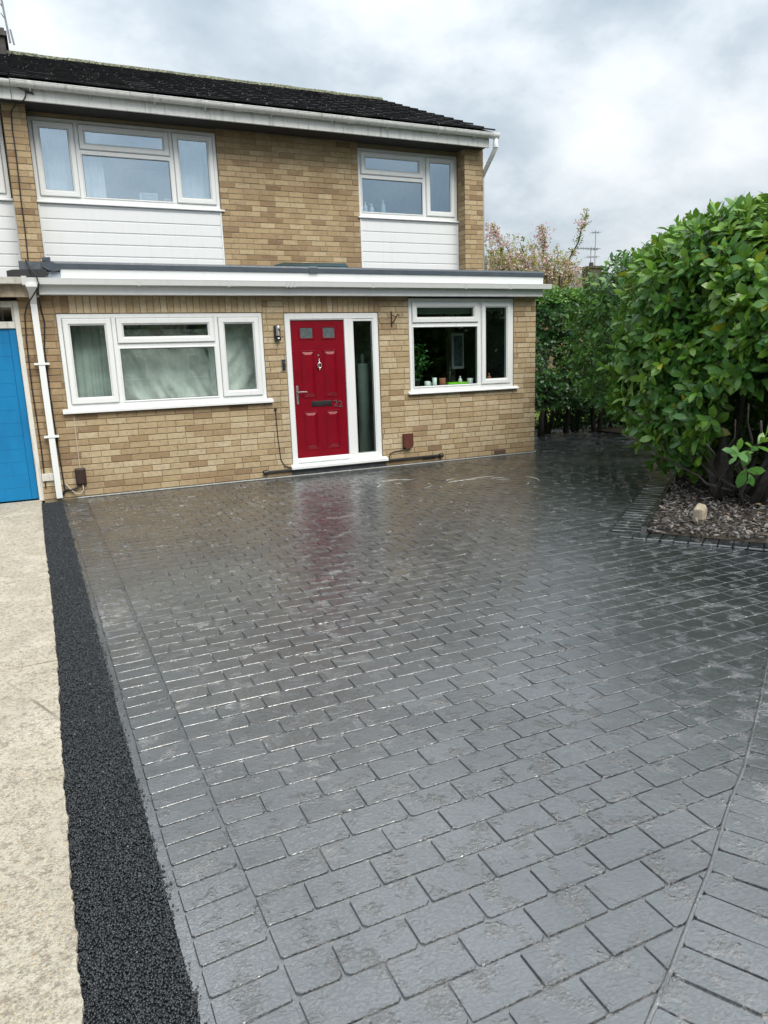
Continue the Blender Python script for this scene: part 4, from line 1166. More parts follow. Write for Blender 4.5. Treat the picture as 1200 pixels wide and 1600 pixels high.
# ---- upper eaves
EY = 10.33
mb = MB(); mb.slab(-0.10, 6.625, 4.690, 4.880, EY, EY + 0.022, 0.004); mb.build('fascia_board', 'upvc_old', house)
mb = MB(); mb.box(-0.10, 6.62, EY + 0.0225, UP + 0.02, 4.712, 4.722); mb.build('soffit', plain('dark_soffit', (0.035, 0.033, 0.031), 0.8), house)  # upper soffit board in an even near-black
def half_round(y, z, r=0.058, th=0.004):
    out = [(y + r * math.cos(a), z + r * math.sin(a)) for a in np.linspace(PI, 2 * PI, 11)]
    inn = [(y + (r - th) * math.cos(a), z + (r - th) * math.sin(a)) for a in np.linspace(2 * PI, PI, 11)]
    return out + inn
GY, GZ = EY - 0.064, 4.872
mb = MB(); mb.prism(half_round(GY, GZ), 'x', -0.10, 6.66); mb.tube([(-0.10, GY - 0.056, GZ + 0.002), (6.66, GY - 0.056, GZ + 0.002)], 0.006, 6)
ug = mb.build('gutter', 'upvc_old', house)
for x in (0.11, 0.78, 1.56, 2.20, 3.10, 3.98, 4.85, 5.70, 6.33):
    mb = MB(); mb.prism(half_round(GY, GZ - 0.001, 0.064, 0.006), 'x', x - 0.014, x + 0.014); mb.prism([(GY + 0.02, GZ - 0.06), (EY - 0.001, GZ - 0.10), (EY - 0.001, GZ - 0.02), (GY + 0.05, GZ - 0.02)], 'x', x - 0.011, x + 0.011); mb.build('bracket', 'upvc_old', ug)
for x in (2.62, 4.25):
    mb = MB(); mb.prism(half_round(GY, GZ - 0.001, 0.066, 0.008), 'x', x - 0.05, x + 0.05); mb.build('gutter_joint', 'upvc_old', ug)
mb = MB(); mb.prism([(GY + 0.066 * math.cos(a), GZ + 0.066 * math.sin(a)) for a in np.linspace(PI, 2 * PI, 11)] + [(GY + 0.066, GZ + 0.012), (GY - 0.066, GZ + 0.012)], 'x', 6.63, 6.745); mb.build('gutter_outlet', 'upvc', ug)
mb = MB(); mb.tube([(6.70, GY, GZ - 0.03), (6.70, GY, GZ - 0.17), (6.705, GY + 0.01, GZ - 0.20), (6.69, GY + 0.10, GZ - 0.30), (6.692, PR + 0.06, GZ - 0.50), (6.692, PR + 0.10, GZ - 0.56), (6.692, PR + 0.10, 2.4)], 0.036, 10)
mb.build('downpipe', 'upvc', house, smooth=True)
mb = MB(); mb.lathe([(0.043, 0), (0.043, 0.05)], (6.70, GY, GZ - 0.19), 12); mb.build('pipe_collar', 'upvc', house)

# ---- main roof: rows of interlocking tiles
EZ0, RY, RZ = 4.915, 14.48, 6.66
EY0 = EY - 0.075
sl = Vector((0, RY - EY0, RZ - EZ0)); SL = sl.length; sl.normalize(); rn = Vector((0, -sl.z, sl.y))
def roof_P(x, s, n): return (x, EY0 + sl.y * s + rn.y * n, EZ0 + sl.z * s + rn.z * n)
ROWS, TW = 13, 0.30
def roof_body(x0, x1, parent, rows):
    mb = MB()
    vs = [roof_P(x0, 0.02, -0.02), roof_P(x1, 0.02, -0.02), roof_P(x1, SL, -0.02), roof_P(x0, SL, -0.02), (x0, 2 * RY - EY0, EZ0), (x1, 2 * RY - EY0, EZ0),
          roof_P(x0, 0.02, -0.08), roof_P(x1, 0.02, -0.08), roof_P(x1, SL, -0.08), roof_P(x0, SL, -0.08)]
    mb.add(vs, [(0, 1, 2, 3), (3, 2, 5, 4), (1, 0, 6, 7), (1, 7, 8, 2), (0, 3, 9, 6)])
    roof = mb.build('roof', 'tile', parent)
    ext = MB(); count = 0
    g = SL / rows
    for r in range(rows):
        x = x1 + random.uniform(-0.004, 0.010)
        while x > x0 + 0.02:
            xa = max(x0, x - TW)
            s0 = r * g + random.gauss(0, 0.004); s1 = s0 + g + 0.075
            lift = 0.030 + random.gauss(0, 0.003)
            def add(mb):
                vs = [roof_P(xa + 0.002, s0, lift - 0.022), roof_P(x - 0.002, s0, lift - 0.022), roof_P(x - 0.002, s1, -0.018), roof_P(xa + 0.002, s1, -0.018),
                      roof_P(xa + 0.002, s0 + 0.004, lift), roof_P(x - 0.002, s0 + 0.004, lift), roof_P(x - 0.002, s1, 0.003), roof_P(xa + 0.002, s1, 0.003),
                      roof_P(xa + 0.035, s0 + 0.003, lift + 0.006), roof_P(xa + 0.055, s0 + 0.003, lift), roof_P(xa + 0.035, s1, 0.009), roof_P(xa + 0.055, s1, 0.003)]
                mb.add(vs, [(0, 1, 5, 9, 8, 4), (1, 2, 6, 5), (3, 0, 4, 7), (4, 8, 10, 7), (8, 9, 11, 10), (9, 5, 6, 11), (2, 3, 7, 10, 11, 6)])
            if parent is house and count < 296:
                mb = MB(); add(mb); mb.build('roof_tile', 'tile', roof, origin=roof_P((xa + x) / 2, s0, 0)); count += 1
            else: add(ext)
            x -= TW
    if ext.v: ext.build('roof_tiles', 'tile', roof, kind='stuff')
    x = x0
    while x < x1 - 0.05:
        xb = min(x1 + 0.005, x + 0.445)
        h = random.uniform(-0.006, 0.006)
        mb = MB()
        prof = [(RY + 0.125 * math.cos(a), RZ - 0.075 + h + 0.125 * math.sin(a)) for a in np.linspace(0.15, PI - 0.15, 9)]
        prof += [(RY - 0.10, RZ - 0.08 + h), (RY + 0.10, RZ - 0.08 + h)]
        mb.prism(prof, 'x', x, xb - 0.006); mb.build('ridge_tile', 'ridge', roof); x = xb
    return roof
roof = roof_body(-0.10, 6.69, house, ROWS)
roof_body(-6.0, -0.105, neigh, ROWS)
for x, s in ((1.98, 2.55), (4.55, 2.75)):
    mb = MB()
    pr = [(-0.16, 0.0), (-0.15, 0.06), (-0.10, 0.085), (0.10, 0.085), (0.15, 0.06), (0.16, 0.0)]
    a = [roof_P(x + u, s - 0.14, 0.012 + v) for u, v in pr]; b = [roof_P(x + u * 0.9, s + 0.16, 0.012 + v * 0.35) for u, v in pr]
    mb.add(a + b, [(i, i + 1, 7 + i, 6 + i) for i in range(5)] + [(5, 4, 3, 2, 1, 0)]); mb.build('roof_vent', 'tile', roof)
mb = MB()
for i in range(ROWS):
    s0 = i * SL / ROWS
    vs = [roof_P(6.60, s0, -0.09), roof_P(6.675, s0, -0.09), roof_P(6.675, s0, 0.0), roof_P(6.60, s0, 0.0)]
vs = [roof_P(6.63, 0.03, -0.11), roof_P(6.668, 0.03, -0.11), roof_P(6.668, 0.03, -0.021), roof_P(6.63, 0.03, -0.021), roof_P(6.63, SL, -0.11), roof_P(6.668, SL, -0.11), roof_P(6.668, SL, -0.021), roof_P(6.63, SL, -0.021)]
mb.add(vs, [(0, 1, 2, 3), (1, 5, 6, 2), (0, 4, 5, 1), (3, 2, 6, 7), (0, 3, 7, 4)]); mb.build('verge_board', 'paint_old', house)
# chimney stack at the far left of the ridge
mb = MB(); mb.box(-0.75, -0.13, 14.15, 14.8, 6.3, 6.80); mb.box(-0.79, -0.09, 14.11, 14.84, 6.80, 6.87); mb.box(-0.76, -0.12, 14.14, 14.81, 6.87, 6.92)
ch = mb.build('chimney', plain('sooty_render', (0.075, 0.072, 0.066), 0.9, var=0.4, bump=0.4), neigh)
mb = MB(); mb.lathe([(0.13, 0), (0.11, 0.34), (0.125, 0.36), (0.125, 0.41), (0.10, 0.43)], (-0.30, 14.45, 6.92), 16)
mb.build('chimney_pot', plain('red_clay_pot', (0.42, 0.11, 0.07), 0.7), neigh, smooth=True)
mb = MB(); mb.tube([(-0.055, 14.12, 6.70), (-0.10, 14.12, 7.30), (-0.155, 14.12, 7.95)], 0.016, 6); mb.tube([(-0.0, 14.12, 6.68), (-0.03, 14.12, 6.90)], 0.014, 6)
for z in (7.08, 7.25, 7.42, 7.6): mb.tube([(-0.13 - (z - 7) * 0.08, 14.02, z), (-0.08 - (z - 7) * 0.08, 14.22, z)], 0.007, 5)
mb.tube([(-0.6, 14.12, 7.80), (0.35, 14.12, 7.56)], 0.010, 5)
mb.build('tv_aerial', 'alu', None, origin=(-0.05, 14.12, 6.7), label='leaning aerial pole beside the red chimney pot on the roof', cat='aerial')

# ---- neighbouring house on the left
wall_n = backing('upper_wall', neigh, UP, -6.0, -0.235, 2.5, 4.74, [(-2.62, -0.250, 2.5, 4.668)])
mb = MB(); mb.prism([(-0.236, 0), (-0.236, 0)], 'z', 0, 0) if False else None
window(-2.62, -0.262, 3.662, 4.662, UP, [(-0.85, -0.80, 3.71, 4.614), (-2.05, -2.0, 3.71, 4.614)],
       [(-0.80, -0.31, 3.71, 4.614, True), (-2.0, -0.85, 3.71, 4.614, False), (-2.572, -2.05, 3.71, 4.614, True)], 'glass_sky', neigh, (-2.64, -0.245, 3.622, 3.664, 0.05))
cladding(-2.61, -0.247, 3.622, neigh)
mb = MB(); mb.slab(-6.0, -0.105, 4.690, 4.880, EY, EY + 0.022, 0.004); mb.build('fascia_board', 'upvc_old', neigh)
mb = MB(); mb.prism(half_round(GY, GZ), 'x', -6.0, -0.105); mb.build('gutter', 'upvc_old', neigh)
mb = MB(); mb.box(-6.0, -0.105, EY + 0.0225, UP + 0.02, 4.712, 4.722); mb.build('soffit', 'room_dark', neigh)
mb = MB(); mb.box(-6.0, -0.31, UP + 0.25, 18, -0.05, 4.9); mb.build('back_rooms', 'far_brick', neigh)
# garage
GX = -0.30
mb = MB(); mb.box(-5.6, 0.0 - 0.24, 8.99, UP + 0.1, 2.40, 2.47); mb.build('garage_roof', 'flat_roof', neigh)
mb = MB(); mb.slab(-5.6, -0.075, 2.285, 2.44, 8.95, 8.98, 0.004); mb.build('garage_fascia', 'timber', neigh)
mb = MB(); mb.box(-5.6, -3.2, FA, UP, -0.05, 2.3); mb.build('garage_wall', 'far_brick', neigh)
mb = MB(); mb.box(-3.2, -0.36, 11.8, 11.9, -0.05, 2.3); mb.build('garage_back', 'room_dark', neigh)
mb = MB()
mb.slab(-0.354, -0.290, 0.0, 2.262, FA + 0.012, FA + 0.12, 0.006)      # right post
mb.slab(-3.2, -0.354, 2.195, 2.262, FA + 0.032, FA + 0.12, 0.006)
mb.slab(-3.2, -0.354, 1.965, 2.040, FA + 0.032, FA + 0.12, 0.006)
mb.slab(-0.376, -0.355, 2.041, 2.194, FA + 0.045, FA + 0.10, 0.006)
mb.build('garage_frame', 'paint_old', neigh)
mb = MB(); mb.box(-3.2, -0.376, FA + 0.06, FA + 0.066, 2.045, 2.19); mb.build('garage_pane', 'glass_clear', neigh)
gd = MB(); gd.slab(-3.0, -0.356, 0.025, 1.962, FA + 0.075, FA + 0.11); gd = gd.build('garage_door', 'blue', neigh)
z = 0.027; hh = (1.96 - 0.027) / 13
for i in range(13):
    mb = MB(); P = lambda u, zz, n: (u, FA + 0.062 - n + (0.0 if True else 0), zz)
    mb.tile(P, -3.0, -0.432, z + 0.0006, z + hh - 0.0006, 0.012, 0.0014); mb.build('door_plank', 'blue', gd); z += hh
mb = MB(); mb.slab(-0.430, -0.357, 0.027, 1.960, FA + 0.055, FA + 0.074, 0.004); mb.build('door_stile', 'blue', gd)
mb = MB(); mb.slab(-0.295, -0.172, 0.235, 0.322, FA - 0.03, FA + 0.004, 0.004)
mb.build('timber_block', 'paint_old', neigh)

# ---- small fittings on the front wall
t = thing('wall_lamp', (2.63, FA, 1.80), 'stainless steel wall lamp with a sensor left of the red door', 'wall lamp')
mb = MB(); mb.lathe([(0.030, 0), (0.030, 0.125), (0.026, 0.13)], (2.635, FA - 0.055, 1.825), 16); mb.build('lamp_tube', 'steel', t, smooth=True)
mb = MB(); mb.slab(2.590, 2.665, 1.785, 1.955, FA - 0.028, FA - 0.001, 0.004); mb.build('back_plate', plain('dark_steel', (0.06, 0.065, 0.065), 0.35, 0.5, 0.6), t)
mb = MB(); mb.slab(2.598, 2.668, 1.770, 1.820, FA - 0.060, FA - 0.03, 0.008); mb.build('sensor_housing', 'black', t)
mb = MB(); mb.lathe([(0.016, 0), (0.013, 0.014), (0.004, 0.02)], (2.633, FA - 0.062, 1.79), 12); mb.build('sensor', 'ceramic', t)
t = thing('doorbell', (2.695, FA, 1.39), 'narrow black video doorbell on bricks beside the door frame', 'doorbell')
mb = MB(); mb.slab(2.672, 2.716, 1.392, 1.530, FA - 0.026, FA - 0.001, 0.010); mb.build('body', 'black', t)
mb = MB(); mb.slab(2.668, 2.720, 1.386, 1.536, FA - 0.010, FA - 0.0012, 0.004); mb.build('rim', 'steel', t)
for z, r, m in ((1.495, 0.010, 'glass_door'), (1.425, 0.014, 'gasket')):
    mb = MB(); mb.prism([(2.694 + r * math.cos(a), z + r * math.sin(a)) for a in np.linspace(0, 2 * PI, 15)[:-1]], 'y', FA - 0.029, FA - 0.024); mb.build('lens' if z > 1.45 else 'button', m, t)
mb = MB(); mb.slab(4.246, 4.262, 1.915, 2.125, FA - 0.008, FA - 0.001, 0.002)
mb.tube([(4.254, FA - 0.006, 1.96), (4.275, FA - 0.06, 2.00), (4.29, FA - 0.10, 2.055), (4.30, FA - 0.12, 2.08), (4.31, FA - 0.135, 2.065), (4.305, FA - 0.13, 2.045)], 0.007, 7)
mb.tube([(4.254, FA - 0.006, 2.09), (4.27, FA - 0.05, 2.06), (4.285, FA - 0.085, 2.05)], 0.006, 7)
mb.build('basket_hook', 'iron', None, origin=(4.254, FA, 1.92), label='black iron hanging basket hook right of the front door', cat='hook')
t = thing('cable_box', (0.12, FA, 0.15), 'dark brown cable box on the bricks beside the downpipe', 'cable box')
mb = MB(); mb.slab(0.062, 0.178, 0.160, 0.352, FA - 0.055, FA - 0.001, 0.010); mb.build('body', 'brown_plastic', t)
mb = MB(); mb.slab(0.070, 0.170, 0.170, 0.343, FA - 0.061, FA - 0.054, 0.006); mb.build('cover', 'brown_plastic', t)
mb = MB(); mb.tube([(0.10, FA - 0.03, 0.16), (0.06, FA - 0.035, 0.12), (0.0, FA - 0.03, 0.105), (-0.06, FA - 0.02, 0.11), (-0.10, FA - 0.02, 0.06)], 0.012, 7); mb.build('conduit', 'black', t, smooth=True)
mb = MB(); mb.tube([(0.13, FA - 0.03, 0.16), (0.135, FA - 0.04, 0.10), (0.10, FA - 0.045, 0.055), (0.04, FA - 0.04, 0.06), (-0.02, FA - 0.03, 0.13), (-0.05, FA - 0.02, 0.18)], 0.006, 6); mb.build('loose_cable', 'cable_white', t, smooth=True)
t = thing('meter_cover', (4.44, FA, 0.23), 'red brown plastic cover low on the wall under the kitchen window', 'cable cover')
mb = MB(); mb.prism([(4.372, 0.445), (4.516, 0.445), (4.518, 0.28), (4.500, 0.245), (4.42, 0.232), (4.372, 0.262)], 'y', FA - 0.06, FA - 0.001); mb.build('cover', 'rust_plastic', t)
mb = MB(); mb.tube([(4.40, FA - 0.02, 0.25), (4.36, FA - 0.012, 0.215), (4.24, FA - 0.010, 0.205), (4.17, FA - 0.010, 0.185), (4.15, FA - 0.010, 0.10)], 0.006, 6); mb.build('cable', 'brown_plastic', t, smooth=True)
mb = MB(); mb.tube([(2.36, FA - 0.026, 0.088), (4.985, FA - 0.026, 0.092)], 0.017, 10)
for x in (2.345, 4.97): mb.tube([(x - 0.02, FA - 0.028, 0.088), (x + 0.035, FA - 0.028, 0.089)], 0.032, 12)
mb.build('waste_pipe', 'black', None, origin=(3.6, FA - 0.026, 0.09), label='long black pipe with capped ends along the wall foot', cat='pipe', smooth=False)
mb = MB(); mb.tube([(0.245, FA - 0.006, 0.98), (0.243, FA - 0.006, 0.6), (0.140, FA - 0.02, 0.352)] if False else [(0.125, FA - 0.006, 0.99), (0.122, FA - 0.006, 0.6), (0.122, FA - 0.010, 0.352)], 0.0045, 5)
mb.build('thin_cable', 'cable_white', None, origin=(0.122, FA, 0.36), label='thin pale cable running from window sill down to brown box', cat='cable')
mb = MB(); mb.tube([(2.545, FA - 0.006, 0.905), (2.552, FA - 0.006, 0.55), (2.575, FA - 0.006, 0.24), (2.62, FA - 0.008, 0.15), (2.70, FA - 0.01, 0.115)], 0.0055, 6); mb.lathe([(0.02, 0), (0.015, 0.02)], (2.545, FA - 0.01, 0.895), 8)
mb.build('thin_cable', 'iron', None, origin=(2.55, FA, 0.5), label='thin black cable down the bricks left of the front door', cat='cable')
# telephone wire: dead-end bracket on the eaves board, then down the pier to the gutter
cw = MB(); cw.tube([(-4.5, 8.2, 6.1), (-2.0, 9.5, 5.30), (-0.6, 10.15, 4.97), (0.10, EY - 0.012, 4.785)], 0.006, 6)
cw.tube([(0.06, EY - 0.015, 4.80), (0.055, EY - 0.02, 4.74), (0.02, EY - 0.01, 4.685), (-0.06, EY + 0.05, 4.665), (-0.13, PR - 0.01, 4.62), (-0.142, PR - 0.010, 4.40), (-0.138, PR - 0.010, 4.12), (-0.150, PR - 0.010, 3.60), (-0.150, PR - 0.010, 3.25), (-0.165, PR - 0.010, 2.72), (-0.17, 9.6, 2.70), (-0.16, 8.99, 2.68), (-0.13, 8.87, 2.57), (-0.075, 8.82, 2.50), (-0.06, 8.815, 2.40), (-0.12, 8.86, 2.31), (-0.21, 8.99, 2.20), (-0.245, FA - 0.02, 2.10), (-0.262, FA - 0.010, 1.85), (-0.272, FA - 0.008, 1.3), (-0.262, FA - 0.008, 0.62), (-0.27, FA - 0.008, 0.15)], 0.0075, 6)
cw.tube([(-0.06, 8.815, 2.42), (-0.085, 8.93, 2.33), (-0.075, FA - 0.01, 2.18), (-0.055, FA - 0.008, 2.02), (-0.09, FA - 0.008, 1.75), (-0.095, FA - 0.008, 1.2), (-0.085, FA - 0.008, 0.6), (-0.07, FA - 0.01, 0.12)], 0.0075, 6)
cw.prism([(0.065, 4.775), (0.150, 4.765), (0.112, 4.815)], 'y', EY - 0.02, EY - 0.004)
cw.build('telephone_cable', 'iron', None, origin=(-0.14, PR, 2.7), label='black telephone cable running from the eaves down the brick pier', cat='cable')
# air bricks
for x, z in ((4.79, 0.030), (6.012, 0.020)):
    mb = MB(); mb.slab(x - 0.105, x + 0.105, z + 0.006, z + 0.062, FA - 0.006, FA + 0.004, 0.003)
    ab = mb.build('air_brick', plain('terracotta_vent', (0.16, 0.10, 0.07), 0.85, bump=0.3), house)
    for i in range(7):
        for j in range(2):
            mb2 = MB(); mb2.slab(x - 0.090 + i * 0.0265, x - 0.076 + i * 0.0265, z + 0.016 + j * 0.022, z + 0.030 + j * 0.022, FA - 0.008, FA - 0.004, 0.001)
            mb2.build('vent_hole', 'gasket', ab)
# bead of pale filler along the foot of the wall, and dark plinth under the door
mb = MB()
pts = [(x, FA - 0.028 + 0.004 * mnoise.noise((x * 12, 0, 0)), 0.002 + 0.003 * mnoise.noise((x * 25, 7, 0))) for x in np.arange(0.05, 6.66, 0.03)]
mb.tube(pts, [0.011 + 0.004 * mnoise.noise((i * 0.9, 9, 0)) for i in range(len(pts))], 6)
mb.build('joint_filler', plain('pale_joint_filler', (0.34, 0.35, 0.34), 0.7, var=0.3, scale=30), house, smooth=True)
mb = MB(); mb.box(2.72, 4.10, FA - 0.010, FA + 0.02, -0.02, 0.09); mb.build('door_plinth', plain('dark_plinth', (0.06, 0.066, 0.07), 0.6, var=0.4, bump=0.3), house)
# ---------------------------------------------------------------- vegetation
def leaf_template(width=0.46, fold=0.10, droop=0.16, curl=0.0):
    ts = [0.0, 0.22, 0.5, 0.78, 1.0]; ws = [0.0, 0.62, 1.0, 0.86, 0.0]
    V = []
    for t_ in ts: V.append((t_, 0.0, -droop * t_ * t_ + 0.03 * math.sin(t_ * 3)))
    for sgn in (1, -1):
        for t_, w in zip(ts[1:4], ws[1:4]):
            V.append((t_ - 0.02, sgn * w * width / 2, -droop * t_ * t_ + fold * w * 0.5 + curl * sgn * 0.05))
    m, L, R = [0, 1, 2, 3, 4], [5, 6, 7], [8, 9, 10]
    F = [(0, 1, 5), (1, 6, 5), (1, 2, 6), (2, 7, 6), (2, 3, 7), (3, 4, 7), (0, 8, 1), (1, 8, 9), (1, 9, 2), (2, 9, 10), (2, 10, 3), (3, 10, 4)]
    return np.array(V), np.array(F)
def frames_from(d, n, size):
    d = d / np.linalg.norm(d, axis=1, keepdims=True)
    s_ = np.cross(n, d); s_ /= np.maximum(1e-6, np.linalg.norm(s_, axis=1, keepdims=True))
    n = np.cross(d, s_)
    return np.stack([d, s_, n], axis=2) * size[:, None, None]
def sprigs(base, axis, rng, k, leaf, spread, droop_bias=-0.15, twig=0.14):
    """whorls of leaves along short shoots: returns dirs, normals, positions, sizes"""
    n = len(base)
    axis = axis / np.linalg.norm(axis, axis=1, keepdims=True)
    ref = np.where(np.abs(axis[:, 2:3]) > 0.9, np.array([[1.0, 0, 0]]), np.array([[0, 0, 1.0]]))
    u = np.cross(axis, ref); u /= np.linalg.norm(u, axis=1, keepdims=True)
    v = np.cross(axis, u)
    P, D, Nn, S, T = [], [], [], [], []
    ph0 = rng.uniform(0, 2 * PI, n); tb = rng.random(n)
    for i in range(k):
        t_ = i / max(1, k - 1)
        ph = ph0 + i * 2.4 + rng.normal(0, 0.3, n)
        rad = u * np.cos(ph)[:, None] + v * np.sin(ph)[:, None]
        open_ = spread * (1.15 - 0.75 * t_) + rng.normal(0, 0.12, n)
        d = axis * np.cos(open_)[:, None] + rad * np.sin(open_)[:, None]
        d[:, 2] += droop_bias * rng.uniform(0.2, 1.4, n)
        nn = axis * np.sin(open_)[:, None] - rad * np.cos(open_)[:, None]
        nn = nn + rng.normal(0, 0.25, (n, 3)) + np.array([0, 0, 0.35])
        P.append(base + axis * (twig * t_)[..., None] if np.ndim(t_) else base + axis * twig * t_); D.append(d); Nn.append(nn)
        S.append(leaf * rng.uniform(0.62, 1.12, n) * (1.0 - 0.25 * t_)); T.append(np.clip(tb * 0.55 + rng.random(n) * 0.30 + 0.10 * t_, 0, 0.84))
    return np.concatenate(D), np.concatenate(Nn), np.concatenate(P), np.concatenate(S), np.concatenate(T)
def lumps(d, seed, f=2.3):
    return np.array([mnoise.noise(Vector(q) * f + Vector((seed, 0, 0))) for q in d])
def crown(n, c, r, p, rng, seed, depth=0.22, amp=0.13, up=0.25, under=-1.0):
    d = rng.normal(size=(n * 2, 3)); d /= np.linalg.norm(d, axis=1, keepdims=True)
    d = d[d[:, 2] > under][:n]
    R = (np.abs(d / np.array(r)) ** p).sum(1) ** (-1 / p)
    R = R * (1 + amp * lumps(d, seed) + 0.5 * amp * lumps(d, seed + 9, 6.0)) * (1 - depth * rng.random(len(d)) ** 1.6)
    nrm = np.sign(d) * np.abs(d / np.array(r)) ** (p - 1) / np.array(r)
    nrm /= np.linalg.norm(nrm, axis=1, keepdims=True)
    ax = nrm + rng.normal(0, 0.38, nrm.shape) + np.array([0, 0, up])
    return d * R[:, None] + np.array(c), ax, d
def limb(parent, name, pts, r0, r1, mat='stem'):
    n = len(pts); mb = MB(); mb.tube(pts, [r0 + (r1 - r0) * i / (n - 1) for i in range(n)], 7)
    return mb.build(name, mat, parent, smooth=True)
def wander(a, b, n, amp, rnd):
    a, b = Vector(a), Vector(b); out = []
    for i in range(n + 1):
        t_ = i / n
        out.append(a.lerp(b, t_) + Vector((rnd.gauss(0, amp), rnd.gauss(0, amp), rnd.gauss(0, amp * 0.5))) * math.sin(PI * t_))
    return out

LT, LF = leaf_template()
LT2, _f = leaf_template(0.40, 0.17, 0.34, 0.8)
def shrub(root, c, r, p, n, k, leaf, seed, stems, mat, singles=0, under=-1.0, amp=0.13, extra=None, yellow=0.02, spread=1.15):
    rng = np.random.default_rng(seed); rnd = random.Random(seed)
    base, ax, d = crown(n, c, r, p, rng, seed, amp=amp, under=under)
    # hollow underneath on the near side: the canopy is thin there and the stems show
    keep = np.ones(len(base), bool)
    if extra: keep = extra(base, rng)
    base, ax = base[keep], ax[keep]
    D, Nn, P, S, T = sprigs(base, ax, rng, k, leaf, spread); T = np.clip(T + 0.10, 0, 0.88)
    ye = rng.random(len(T)); T = np.where(ye < yellow, rng.uniform(0.93, 1.0, len(T)), T)
    Rm = frames_from(D, Nn, S)
    order = None
    if singles:
        cp = P + Rm[:, :, 0] * 0.5; v = cp - np.array([0, 0, EYE]); L = np.linalg.norm(v, axis=1)
        nv = Rm[:, :, 2] / S[:, None]
        facing = np.abs((nv * v).sum(1) / L)
        az = np.degrees(np.arctan2(cp[:, 0], cp[:, 1]))
        out_ = (cp - np.array(c)) / np.array(r); shell = (np.abs(out_) ** p).sum(1) ** (1 / p)
        front = -((cp - np.array(c)) * v).sum(1) / L / np.linalg.norm(cp - np.array(c), axis=1)
        score = S ** 2 * facing / L ** 2 * (az < 51) * (az > 38) * (front > 0.25) * np.clip((shell - 0.75) * 4, 0, 1)
        idx = np.argsort(-score)[:singles]
        m = np.ones(len(P), bool); m[idx] = False
        me = bpy.data.meshes.new('leaf'); me.from_pydata([tuple(q) for q in LT], [], [tuple(int(a) for a in f) for f in LF])
        me.polygons.foreach_set('use_smooth', [True] * len(LF)); me.materials.append(M['laurel_piece'])
        for i in idx:
            o = bpy.data.objects.new('leaf', me); C.objects.link(o); o.parent = root
            mt = Matrix([list(Rm[i][a]) for a in range(3)]).to_4x4()
            mt.translation = Vector(P[i]) - WO[root.name]
            o.matrix_basis = mt; o['tint'] = float(T[i])
        Rm, P, T = Rm[m], P[m], T[m]
    h = rng.random(len(P)) < 0.5
    V1, F1, t1 = scatter(LT, LF, Rm[h], P[h], T[h])
    V2, F2, t2 = scatter(LT2, LF, Rm[~h], P[~h], T[~h])
    big_mesh('foliage', np.concatenate([V1, V2]), np.concatenate([F1, F2 + len(V1)]), np.concatenate([t1, t2]), mat, parent=root, kind='stuff', smooth=True)
    # twigs under the leaves
    tw = MB()
    for b_, a_ in zip(base[::5], ax[::5]):
        a_ = Vector(a_).normalized(); b_ = Vector(b_)
        tw.tube([b_ - a_ * 0.25, b_ + a_ * 0.12], [0.005, 0.003], 4, False)
    tw.build('twigs', 'stem', root, kind='stuff')
    for (s0, s1, r0) in stems: limb(root, 'stem', wander(s0, s1, 6, 0.05, rnd), r0, r0 * 0.35)

t = thing('laurel_bush', (6.1, 4.75, 0.0), 'large rounded laurel bush with big glossy leaves beside the bark bed', 'bush')
rnd = random.Random(3)
stems = []
for i in range(15):
    a = rnd.uniform(0, 2 * PI); q = rnd.uniform(0.05, 0.35)
    b0 = (5.95 + q * math.cos(a), 4.85 + q * math.sin(a), 0.0); rr = rnd.uniform(0.6, 1.35)
    stems.append((b0, (6.45 + rr * math.cos(a), 4.85 + rr * math.sin(a), rnd.uniform(0.9, 2.2)), rnd.uniform(0.022, 0.05)))
for i in range(9):
    a = rnd.uniform(PI * 0.75, PI * 1.45)
    stems.append(((5.85 + rnd.uniform(-.2, .3), 4.75 + rnd.uniform(-.2, .3), 0.0), (6.3 + 1.35 * math.cos(a), 4.85 + 1.35 * math.sin(a), rnd.uniform(0.55, 1.1)), rnd.uniform(0.012, 0.026)))
def hollow(base, rng):
    """bare lower right side, where the trunks stand"""
    az = np.degrees(np.arctan2(base[:, 0], base[:, 1]))
    low = 0.28 + np.clip((az - 48.2) * 0.45, 0.0, 0.92)
    near = np.hypot(base[:, 0], base[:, 1]) < 8.1
    return ~(near & (base[:, 2] < low + rng.normal(0, 0.05, len(base)))) & (base[:, 2] > 0.30)
shrub(t, (6.88, 4.98, 1.47), (1.42, 1.42, 1.27), 3.6, 3900, 8, 0.178, 21, stems, 'laurel', singles=300, extra=hollow, yellow=0.035, amp=0.12)
# the low shoot hanging by itself at the right
rng = np.random.default_rng(5)
hb = np.array([(4.62, 3.78, 0.66), (4.66, 3.74, 0.60), (4.70, 3.72, 0.72)]); ha = np.array([(-0.4, -0.4, 0.5), (-0.3, -0.6, -0.3), (0.1, -0.5, 0.6)])
D, Nn, P_, S, T = sprigs(hb, ha, rng, 7, 0.15, 1.2)
V, F, tt = scatter(LT, LF, frames_from(D, Nn, S), P_, T + 0.1)
big_mesh('low_shoot', V, F, tt, 'laurel', parent=t, smooth=True, kind='stuff')
limb(t, 'stem', [(6.0, 4.75, 0.15), (5.4, 4.3, 0.42), (4.9, 3.95, 0.55), (4.66, 3.76, 0.66)], 0.014, 0.006)

